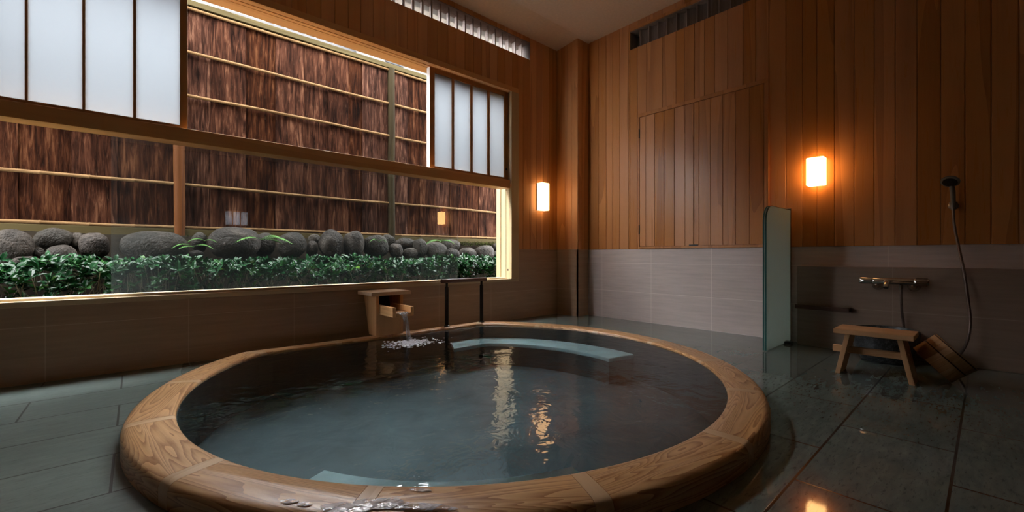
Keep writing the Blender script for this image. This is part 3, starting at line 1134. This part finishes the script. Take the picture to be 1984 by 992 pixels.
obj('gutter', m, M['gutter'], nh)
for x in (4.6, 6.0):
    m = MB(); m.box(x, x + .8, 8.97, 9.0, 3.9, 4.5)
    w_ = obj('house_window', m, M['gutter'], nh)
    m = MB(); m.box(x + .05, x + .75, 8.96, 8.97, 3.95, 4.45)
    obj('window_glass', m, M['house_glass'], w_)
for x in (2.3, 3.2, 4.1):
    m = MB(); m.box(x, x + .07, 8.93, 9.0, .9, 4.9)
    obj('downpipe', m, M['pink_roof'], nh)
for i in range(3):
    m = MB()
    za = 4.05 + .12 * i
    m.tube([(-2 + .9 * q, 7.0 + .05 * i, za - .10 * math.sin(math.pi * q / 10)) for q in range(11)], .012, 5)
    o = obj('overhead_cable', m, M['gutter'])
    tag(o, ['lowest', 'middle', 'topmost'][i] + ' of the dark cables strung above the fence top', 'cable', 'cables above the fence')

# ---------------------------------------------------------------- the round bath
tub = thing('round_bathtub', 'large sunken round bath with a wide wooden rim, flat along the window wall', 'bathtub', (TC.x, TC.y, 0))
ZR = .075
def rim_section(t0, t1, nseg, top=ZR, shrink=0.0):
    m = MB()
    prof = [(0, -.05), (0, ZR - .024), (.006, ZR - .010), (.016, ZR - .003), (.030, ZR)]
    rings = []
    angs_ = [t0 + (t1 - t0) * i / nseg for i in range(nseg + 1)]
    for t in angs_:
        ro = polar(t, TR_OUT, TY_OUT); ri = polar(t, TR_IN, TY_IN)
        ring = [(ro - d, z) for d, z in prof] + [((ro + ri) / 2, ZR + .001), (ri + .014, ZR), (ri + .005, ZR - .003), (ri, ZR - .010), (ri, -.05)]
        rings.append([(TC.x + r * math.cos(t), TC.y + r * math.sin(t), z) for r, z in ring])
    n = len(rings[0])
    m.v = [p for ring in rings for p in ring]
    for i in range(nseg):
        for j in range(n):
            k = (j + 1) % n
            m.face((i * n + j, i * n + k, (i + 1) * n + k, (i + 1) * n + j))
    m.face(list(range(n))); m.face([nseg * n + j for j in range(n)][::-1])
    return m
joint_deg = [5, 28, 50.5, 70, 90, 110, 129.5, 155.5, 178, 200.5, 223.5, 247, 271.5, 295.5, 318.5, 342.5]
KW = 1.0
for i, j0 in enumerate(joint_deg):
    j1 = joint_deg[(i + 1) % len(joint_deg)]
    if j1 < j0: j1 += 360
    a, b = math.radians(j0 + KW), math.radians(j1 - KW)
    mid = (a + b) / 2
    rr_ = polar(mid, TR_OUT, TY_OUT)
    lc = (TC.x + (rr_ - .1) * math.cos(mid), TC.y + (rr_ - .1) * math.sin(mid), 0)
    tang = mid + math.pi / 2 if not 51 < math.degrees(mid) % 360 < 129 else math.pi
    obj('rim_segment', rim_section(a, b, 14), M['rim'], tub, smooth=True, loc=lc, rot=tang)
    a, b = math.radians(j0 - KW + .06), math.radians(j0 + KW - .06)
    mid = math.radians(j0)
    rr_ = polar(mid, TR_OUT, TY_OUT)
    lc = (TC.x + (rr_ - .1) * math.cos(mid), TC.y + (rr_ - .1) * math.sin(mid), 0)
    obj('rim_key', rim_section(a, b, 2), M['rim_key'], tub, smooth=True, loc=lc, rot=mid + math.pi / 2)
ZW, ZF, ZS = .061, -.24, -.050
def ring_pts(rad, ymax, z, t0=0, t1=2 * math.pi, n=96, closed=True):
    out_ = []
    for i in range(n if closed else n + 1):
        t = t0 + (t1 - t0) * i / n
        r = polar(t, rad, ymax)
        out_.append((TC.x + r * math.cos(t), TC.y + r * math.sin(t), z))
    return out_
m = MB()
m.v = ring_pts(TR_IN - .002, TY_IN - .002, 0.056) + ring_pts(TR_IN - .002, TY_IN - .002, ZF)
m.f = [(i, (i + 1) % 96, 96 + (i + 1) % 96, 96 + i) for i in range(96)]; m.pid = [0] * 96
m.v += ring_pts(TR_IN + .06, TY_IN + .06, 0.056) + ring_pts(TR_IN + .06, TY_IN + .06, ZF)
for i in range(96):
    k_ = (i + 1) % 96
    m.face((192 + i, 288 + i, 288 + k_, 192 + k_))
    m.face((i, 192 + i, 192 + k_, k_))
    m.face((96 + i, 96 + k_, 288 + k_, 288 + i))
obj('basin_side', m, M['basin_side'], tub, fix=True)
m = MB()
m.extrude(ring_pts(TR_IN + .06, TY_IN + .06, ZF - .05), (0, 0, .05))
obj('basin_floor', m, M['basin'], tub)
for (d0, d1) in ((-11, 62), (207, 253)):
    t0, t1 = math.radians(d0), math.radians(d1)
    outer = ring_pts(TR_IN + .008, TY_IN + .008, ZF, t0, t1, 30, False)
    inner = ring_pts(1.12, 2.87, ZF, t0, t1, 30, False)
    m = MB(); m.extrude(outer + inner[::-1], (0, 0, ZS - ZF - .03))
    st_ = obj('bath_step', m, M['basin_side'], tub)
    m = MB(); m.extrude([(x, y, ZS - .03) for x, y, z in outer + inner[::-1]], (0, 0, .03))
    obj('step_tread', m, M['step'], st_, bevel=.006)
m = MB()
wp = ring_pts(TR_IN + .006, TY_IN + .006, ZW)
m.add(wp, [tuple(range(96))])
wt = obj('bath_water', m, M['water'], fix=False)
tag(wt, 'clear blue-grey hot water filling the round wooden-rimmed bath', 'water', kind='stuff')

# water films lying on the near rim
def film(cx, cy, a, b, rot_, seed, z=ZR + .0022):
    m = MB(); rr = random.Random(seed)
    n = 28
    top = []
    for i in range(n):
        g_ = 2 * math.pi * i / n
        k_ = 1 + .25 * mnoise.noise(Vector((math.cos(g_) * 1.3 + seed, math.sin(g_) * 1.3, seed * .7)))
        x, y = a * k_ * math.cos(g_), b * k_ * math.sin(g_)
        top.append((cx + x * math.cos(rot_) - y * math.sin(rot_), cy + x * math.sin(rot_) + y * math.cos(rot_), z))
    m.v = top + [(p[0] * .9 + cx * .1, p[1] * .9 + cy * .1, z + .0012) for p in top] + [(cx, cy, z + .0016)]
    for i in range(n):
        j = (i + 1) % n
        m.face((i, j, n + j, n + i)); m.face((n + i, n + j, 2 * n))
    return m
def on_z(px, py, z):
    d = fwv + rtv * ((px - 992) / FX) + Vector((0, 0, 1)) * ((495.4 - py) / FX)
    return Vector((0, 0, CAM_H)) + d * ((z - CAM_H) / d.z)
ta = math.radians(-45)
for (px, py, a, b, lab, s_) in (
    (560, 971, .024, .010, 'small water film on the near rim, leftmost of the wet patches', 1),
    (590, 976, .018, .010, 'tiny water drop film on the near rim beside the leftmost wet patch', 2),
    (672, 985, .065, .026, 'wet patch on the near rim left of the thin rim joint', 3),
    (738, 975, .070, .026, 'glistening wet patch on the near rim right of the thin rim joint', 4),
    (815, 982, .085, .018, 'streaky wet patch at the bottom of the picture below the near underwater step', 5),
    (815, 949, .030, .007, 'thin film of water spilling over the inner rim edge', 6)):
    p = on_z(px, py, ZR + .002)
    o = obj('water_film', film(p.x, p.y, a, b, ta, s_), M['film'], smooth=True)
    tag(o, lab, 'puddle', 'wet patches on the near rim')

# ---- spout box
sb = thing('spout_box', 'small wooden hot-spring spout box with flat lid standing on the bath rim', 'water spout', (1.51, 3.25, ZR))
X0, X1, YF = 1.395, 1.622, 3.15
m = MB()
m.hexa([(X0, YF, ZR), (X0 + .024, YF, ZR), (X0 + .024, 3.285, ZR), (X0, 3.285, ZR), (X0, YF, .393), (X0 + .024, YF, .393), (X0 + .024, 3.39, .393), (X0, 3.39, .393)])
obj('side_board', m, M['spout_wood'], sb, bevel=.0015)
m = MB()
m.hexa([(X1 - .024, YF, ZR), (X1, YF, ZR), (X1, 3.285, ZR), (X1 - .024, 3.285, ZR), (X1 - .024, YF, .393), (X1, YF, .393), (X1, 3.39, .393), (X1 - .024, 3.39, .393)])
obj('side_board', m, M['spout_wood'], sb, bevel=.0015)
m = MB(); m.box(X0 + .024, X1 - .024, YF + .004, YF + .024, ZR, .262)
obj('front_board', m, M['spout_wood'], sb, bevel=.0015)
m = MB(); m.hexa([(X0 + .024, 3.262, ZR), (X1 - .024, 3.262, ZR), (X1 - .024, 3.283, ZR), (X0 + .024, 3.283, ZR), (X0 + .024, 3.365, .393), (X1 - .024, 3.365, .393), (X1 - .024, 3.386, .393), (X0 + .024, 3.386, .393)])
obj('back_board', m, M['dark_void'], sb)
m = MB(); m.box(1.335, 1.665, 3.10, 3.365, .393, .421)
obj('lid', m, M['spout_top'], sb, bevel=.002)
TX0, TX1, TYF = 1.423, 1.596, 2.925
m = MB()
m.box(TX0, TX0 + .026, TYF, YF + .10, .243, .315)
m.box(TX1 - .026, TX1, TYF, YF + .10, .243, .315)
m.box(TX0 + .026, TX1 - .026, TYF, YF + .10, .243, .272)
obj('trough', m, M['trough'], sb, bevel=.0015)
# stream of water
m = MB()
cx = (TX0 + TX1) / 2 - .005
path = [(cx, 2.965, .2745, .050), (cx, 2.945, .276, .050), (cx, 2.925, .277, .046), (cx, 2.905, .268, .034), (cx + .002, 2.888, .24, .023), (cx + .004, 2.872, .20, .018), (cx + .006, 2.858, .15, .016), (cx + .008, 2.848, .10, .017), (cx + .01, 2.842, .052, .022)]
for i, (x, y, z, w) in enumerate(path):
    t = .003 if i < 3 else .006
    for dx, dz in ((-1, -.3), (-.6, .6), (0, 1), (.6, .6), (1, -.3), (0, -.6)):
        m.v.append((x + dx * w, y - (dz * t if i >= 3 else 0), z + (dz * t if i < 3 else 0)))
for i in range(len(path) - 1):
    for j in range(6):
        k_ = (j + 1) % 6
        m.face((i * 6 + j, i * 6 + k_, (i + 1) * 6 + k_, (i + 1) * 6 + j))
ws = obj('water_stream', m, M['stream'], smooth=True)
tag(ws, 'thin stream of water falling from the spout trough into the bath', 'water', kind='stuff')
# splash: little droplets and ridges of foam
m = MB(); sr = random.Random(3)
for i in range(620):
    rr = abs(sr.gauss(0, .085))
    g_ = sr.uniform(0, 2 * math.pi)
    x, y = cx + .01 + rr * 1.25 * math.cos(g_), 2.83 + rr * .9 * math.sin(g_) - .015
    s_ = sr.uniform(.002, .0055)
    z = ZW + .001 + max(0, sr.gauss(0, .012)) * math.exp(-(rr / .07) ** 2)
    vs = []
    for (dx, dy, dz) in ((1, 0, 0), (-1, 0, 0), (0, 1, 0), (0, -1, 0), (0, 0, 1), (0, 0, -1)):
        st_ = 2.4 if dx else 1
        vs.append((x + dx * s_ * st_, y + dy * s_, z + dz * s_ * .7))
    m.add(vs, [(0, 2, 4), (2, 1, 4), (1, 3, 4), (3, 0, 4), (2, 0, 5), (1, 2, 5), (3, 1, 5), (0, 3, 5)])
sp = obj('water_splash', m, M['foam'], smooth=False)
tag(sp, 'white splash on the water where the stream lands', 'splash', kind='stuff')

# ---- grab rail
gr = thing('grab_rail', 'black two-post grab rail with dark wooden top bar at the bath edge', 'grab rail', (2.26, 3.19, ZR))
for x in (2.065, 2.452):
    m = MB()
    m.lathe([(0, 0), (.026, 0), (.026, .008), (.0175, .012), (.0175, .345), (.011, .355), (.011, .40), (0, .40)], 18, None, (x, 3.19, ZR))
    obj('post', m, M['black_metal'], gr, smooth=True)
m = MB()
m.tube([(2.005, 3.19, .478), (2.012, 3.19, .478), (2.505, 3.19, .478), (2.512, 3.19, .478)], [.012, .0185, .0185, .012], 16)
obj('top_bar', m, M['rail_wood'], gr, smooth=True)

# ---------------------------------------------------------------- wall lamps
def lamp(label, mat, x0, x1, y0, y1, z0, z1, plate):
    t = thing('wall_lamp', label, 'wall lamp', ((x0 + x1) / 2, (y0 + y1) / 2, z0), 'box wall lamps')
    m = MB(); m.box(*plate)
    obj('backplate', m, M['bronze'], t, bevel=.001)
    m = MB(); m.box(x0, x1, y0, y1, z0, z1)
    obj('lamp_shade', m, mat, t, bevel=.006)
lamp('tall glowing box lamp on the window wall beside the corner pillar', M['lamp_corner'], 3.468, 3.590, B - .100, B - .014, 1.226, 1.544, (3.472, 3.586, B - .014, B - .001, 1.232, 1.538))
lamp('short bright box lamp on the plank wall above the glass partition', M['lamp_shower'], A - .100, A - .012, .834, .948, 1.250, 1.466, (A - .012, A - .001, .840, .942, 1.256, 1.460))

# ---------------------------------------------------------------- shutter doors
cb = thing('wall_cabinet', 'flush double shutter doors of cedar planks set in the shower wall', 'cabinet', (A, 1.857, .777))
CY0, CY1, CZ0, CZ1 = 1.235, 2.479, .777, 2.212
m = MB()
m.box(A - .022, A - .001, CY0, CY1, CZ0, CZ0 + .022)
m.box(A - .022, A - .001, CY0, CY1, CZ1 - .036, CZ1)
m.box(A - .022, A - .001, CY0, CY0 + .034, CZ0 + .022, CZ1 - .036)
m.box(A - .022, A - .001, CY1 - .012, CY1, CZ0 + .022, CZ1 - .036)
obj('frame', m, M['clad_r'], cb, bevel=.002)
for (a, b, nn) in ((CY0 + .036, 1.876, 5), (1.882, CY1 - .015, 5)):
    if a < 1.5:
        js = [1.876, 1.829, 1.72, 1.61, 1.50, 1.385, a]
    else:
        js = [b, 2.392, 2.29, 2.185, 2.075, 1.966, 1.882]
    m = MB()
    planks(m, js, CZ0 + .026, CZ1 - .040, A - .016, .014, 'y', -1)
    d_ = obj('door', m, M['clad_r'], cb)
    if a > 1.5:
        for z in (.98, 2.0):
            m = MB(); m.box(A - .026, A - .0155, CY1 - .016, CY1 - .008, z - .045, z + .045)
            m.tube([(A - .027, CY1 - .013, z - .05), (A - .027, CY1 - .013, z + .05)], .004, 8)
            obj('hinge', m, M['bronze'], d_)
m = MB(); m.box(A - .028, A - .016, 1.838, 1.924, CZ0 + .020, CZ0 + .034)
obj('latch', m, M['black_metal'], cb, bevel=.002)

# ---------------------------------------------------------------- glass partition
gp_ = thing('glass_partition', 'frosted green glass partition with rounded top corner standing out from the shower wall', 'partition', (3.75, 1.09, 0))
px0, px1, zt = 3.455, 4.012, 1.075
poly = [(px1, 1.078, .006), (px1, 1.078, zt)]
rc = .12
for i in range(13):
    t = math.pi / 2 + math.pi / 2 * i / 12
    poly.append((px0 + rc + rc * math.cos(t), 1.078, zt - rc + rc * math.sin(t)))
poly.append((px0, 1.078, .006))
m = MB(); m.extrude(poly, (0, .024, 0))
obj('glass_panel', m, M['partition'], gp_)
# polished edge strips (two laminated sheets)
for yy in (1.077, 1.0915):
    m = MB()
    o_, i_ = [], []
    for p in poly[1:]:
        o_.append(Vector(p))
    for j, p in enumerate(o_):
        a_ = o_[max(0, j - 1)]; b_ = o_[min(len(o_) - 1, j + 1)]
        tdir = (b_ - a_).normalized()
        nrm = Vector((tdir.z, 0, -tdir.x))
        i_.append(p - nrm * .0035 * (-1))
    strip = []
    nrm_ = []
    b0 = len(m.v)
    for p, q in zip(o_, i_):
        q2 = p + (p - q) * 0.35
        m.v += [(p.x - .0012 if abs(p.x - px0) < 1e-6 else p.x, yy, p.z), (p.x - .0012 if abs(p.x - px0) < 1e-6 else p.x, yy + .0105, p.z), (q.x, yy + .0105, q.z), (q.x, yy, q.z)]
    for j in range(len(o_) - 1):
        for s_ in range(4):
            k_ = (s_ + 1) % 4
            m.face((b0 + 4 * j + s_, b0 + 4 * j + k_, b0 + 4 * j + 4 + k_, b0 + 4 * j + 4 + s_))
    obj('polished_edge', m, M['glass_edge'], gp_)
m = MB(); m.box(px1 - .006, A - .001, 1.070, 1.110, 0.0, zt + .015)
obj('wall_channel', m, M['chrome'], gp_, bevel=.002)
m = MB(); m.box(3.86, 3.92, 1.035, 1.085, 0, .02)
obj('floor_clip', m, M['black_metal'], gp_, bevel=.003)

# ---------------------------------------------------------------- shower fittings
PXF = 3.925   # face of the backing panel
fc = thing('shower_mixer', 'chrome thermostatic bar mixer on the tiled backing panel', 'faucet', (PXF - .07, .425, .50))
ym = axis_mat((0, 1, 0)); xm = axis_mat((1, 0, 0))
m = MB(); m.lathe([(0, -.10), (.022, -.10), (.024, -.09), (.024, .10), (.022, .105), (0, .105)], 24, ym, (PXF - .072, .428, .528))
obj('mixer_body', m, M['chrome'], fc, smooth=True)
m = MB(); m.lathe([(0, .106), (.021, .106), (.0245, .110), (.0245, .172), (.021, .178), (0, .178)], 24, ym, (PXF - .072, .428, .528))
obj('flow_knob', m, M['chrome'], fc, smooth=True)
m = MB(); m.lathe([(0, -.176), (.021, -.176), (.0245, -.170), (.0245, -.108), (.021, -.103), (0, -.103)], 20, ym, (PXF - .072, .428, .528))
for i in range(20):
    g_ = 2 * math.pi * i / 20
    c_ = Vector((PXF - .072 + .0245 * math.cos(g_), .428 - .14, .528 + .0245 * math.sin(g_)))
    m.box(c_.x - .0018, c_.x + .0018, c_.y - .028, c_.y + .028, c_.z - .0018, c_.z + .0018)
obj('temperature_knob', m, M['chrome'], fc, smooth=True)
for y in (.515, .330):
    m = MB(); m.lathe([(.034, 0), (.034, .006), (.022, .022), (.016, .03), (.016, .075), (0, .075)], 24, axis_mat((-1, 0, 0)), (PXF - .0005, y, .495))
    m.tube([(PXF - .066, y, .50), (PXF - .07, y, .528)], .015, 14)
    obj('escutcheon', m, M['chrome'], fc, smooth=True)
m = MB(); m.tube([(PXF - .075, .455, .522), (PXF - .115, .455, .520), (PXF - .15, .455, .508), (PXF - .165, .455, .488)], [.019, .018, .016, .0145], 16)
obj('spout', m, M['chrome'], fc, smooth=True)
m = MB(); m.tube([(PXF - .072, .388, .505), (PXF - .072, .388, .475)], [.010, .010], 12)
obj('hose_outlet', m, M['chrome'], fc, smooth=True)

hp = thing('shower_holder', 'dark wall bracket on the plank wall carrying the hand shower', 'holder', (A, .150, 1.03))
m = MB(); m.lathe([(0, 0), (.026, 0), (.026, .006), (.020, .012), (.013, .016), (.013, .045), (0, .045)], 20, axis_mat((-1, 0, 0)), (A - .0005, .150, 1.030))
obj('wall_plate', m, M['grey_plastic'], hp, smooth=True)
m = MB(); m.tube([(A - .044, .150, 1.012), (A - .050, .150, 1.052)], [.0165, .019], 16)
obj('cradle', m, M['grey_plastic'], hp, smooth=True)

hs_ = thing('hand_shower', 'hand shower with round grey head hanging in its wall bracket', 'hand shower', (A - .05, .150, 1.0))
m = MB(); m.tube([(A - .046, .150, 1.0), (A - .052, .150, 1.06), (A - .062, .152, 1.12), (A - .085, .156, 1.168)], [.010, .0125, .0135, .0125], 14)
obj('handle', m, M['grey_plastic'], hs_, smooth=True)
hd = Vector((-.62, .12, -.78)).normalized()
m = MB(); m.lathe([(0, -.014), (.018, -.013), (.040, -.004), (.046, .004), (.046, .012), (.040, .016), (0, .016)], 28, axis_mat(hd), (A - .105, .160, 1.186))
hh = obj('shower_head', m, M['grey_plastic'], hs_, smooth=True)
m = MB(); m.lathe([(0, .0165), (.036, .0165), (.036, .0175), (0, .0185)], 24, axis_mat(hd), (A - .105, .160, 1.186))
obj('spray_plate', m, M['black_metal'], hh, smooth=True)
def catmull(P, n=10):
    P = [Vector(p) for p in P]
    Q = [P[0]] + P + [P[-1]]
    o = []
    for i in range(1, len(Q) - 2):
        for j in range(n):
            t = j / n
            a, b, c, d = Q[i - 1], Q[i], Q[i + 1], Q[i + 2]
            o.append(.5 * ((2 * b) + (c - a) * t + (2 * a - 5 * b + 4 * c - d) * t * t + (3 * b - a - 3 * c + d) * t ** 3))
    o.append(P[-1])
    return o
hose = catmull([(A - .046, .150, 1.0), (A - .05, .145, .90), (A - .07, .128, .78), (3.90, .10, .60), (3.88, .082, .42), (3.87, .072, .29), (3.86, .085, .17), (3.87, .125, .07), (3.89, .19, .022), (3.90, .25, .012), (3.908, .32, .04), (3.908, .365, .14), (3.895, .385, .28), (PXF - .068, .388, .40), (PXF - .072, .388, .4745)], 8)
m = MB(); m.tube(hose, .0075, 10)
ho = obj('shower_hose', m, M['hose'], smooth=True)
tag(ho, 'long metal shower hose hanging from the hand shower and looping back to the mixer', 'hose')

sd = MB()
sd.box(PXF - .085, PXF - .001, .665, 1.000, .292, .318)
sd.box(PXF - .085, PXF - .075, .665, 1.000, .318, .324)
so = obj('soap_shelf', sd, M['shelf_wood'], bevel=.003)
tag(so, 'narrow dark wooden shelf on the tiled panel below the mixer, right of the glass partition', 'shelf')

# ---- stone basin under the mixer
bs = MB()
bs.lathe([(0, 0), (.095, 0), (.12, .008), (.150, .06), (.170, .13), (.178, .20), (.172, .215), (.160, .215), (.150, .19), (.12, .08), (.06, .05), (0, .048)], 40, None, (3.735, .46, 0))
bo = obj('stone_basin', bs, M['granite'], smooth=True)
tag(bo, 'round dark granite wash basin on the floor behind the stool', 'basin')

# ---- stool
stl = thing('bath_stool', 'low pale wooden bath stool with two slanted board legs on the wet floor', 'stool', (3.217, .436, 0))
m = MB(); m.box(3.105, 3.335, .262, .612, .242, .270)
obj('seat', m, M['stool'], stl, bevel=.003)
def leg(yb, yt, sgn):
    m = MB(); t = .024
    m.hexa([(3.135, yb - t / 2, 0), (3.305, yb - t / 2, 0), (3.305, yb + t / 2, 0), (3.135, yb + t / 2, 0),
            (3.130, yt - t / 2, .242), (3.310, yt - t / 2, .242), (3.310, yt + t / 2, .242), (3.130, yt + t / 2, .242)])
    obj('leg', m, M['stool_z'], stl, bevel=.002)
leg(.598, .548, 1); leg(.272, .322, -1)
m = MB(); m.box(3.205, 3.235, .290, .634, .118, .156)
obj('stretcher', m, M['stool'], stl, bevel=.002)

# ---- pail tipped on its side
ax = Vector((.134, -.724, .677)).normalized()
low = Vector((3.365, .132, .0015))
vdn = (Vector((0, 0, -1)) + ax * ax.z).normalized()
PR, PH = .117, .132
c0 = low - vdn * PR
q = ax.to_track_quat('Z', 'Y')
pl_ = thing('wash_pail', 'round wooden wash pail with dark hoops tipped on its side beside the stool', 'bucket', tuple(c0), rot=q.to_euler())
m = MB()
NS = 24
for i in range(NS):
    m.cur = R.random() * .98 + .01
    g0, g1 = 2 * math.pi * i / NS, 2 * math.pi * (i + 1) / NS
    vs = []
    for z, ro, ri in ((0, PR - .004, PR - .018), (PH, PR, PR - .013)):
        for g_ in (g0 + .004, (g0 + g1) / 2, g1 - .004):
            vs.append((ro * math.cos(g_), ro * math.sin(g_), z))
        for g_ in (g1 - .004, (g0 + g1) / 2, g0 + .004):
            vs.append((ri * math.cos(g_), ri * math.sin(g_), z))
    m.add(vs, [(0, 1, 2, 3, 4, 5), (6, 7, 8, 9, 10, 11)] + [(k, (k + 1) % 6, 6 + (k + 1) % 6, 6 + k) for k in range(6)])
obj('staved_side', m, M['pail'], pl_, local=True)
m = MB(); m.cur = .4; m.lathe([(0, .012), (PR - .012, .012), (PR - .012, .026), (0, .026)], 40)
obj('bottom_board', m, M['pail'], pl_, local=True)
for z in (.072, PH - .006):
    m = MB()
    prof_r = PR - .004 + .004 * z / PH
    n = 48
    for zz, rr in ((z - .003, prof_r - .001), (z - .003, prof_r + .0018), (z + .003, prof_r + .0018), (z + .003, prof_r - .001)):
        for i in range(n):
            m.v.append((rr * math.cos(2 * math.pi * i / n), rr * math.sin(2 * math.pi * i / n), zz))
    for r0 in range(4):
        r1 = (r0 + 1) % 4
        for i in range(n):
            j = (i + 1) % n
            m.face((r0 * n + i, r0 * n + j, r1 * n + j, r1 * n + i))
    obj('hoop', m, M['hoop'], pl_, local=True)

# working keys are not part of the description
for o in bpy.data.objects:
    if '_base' in o:
        del o['_base']
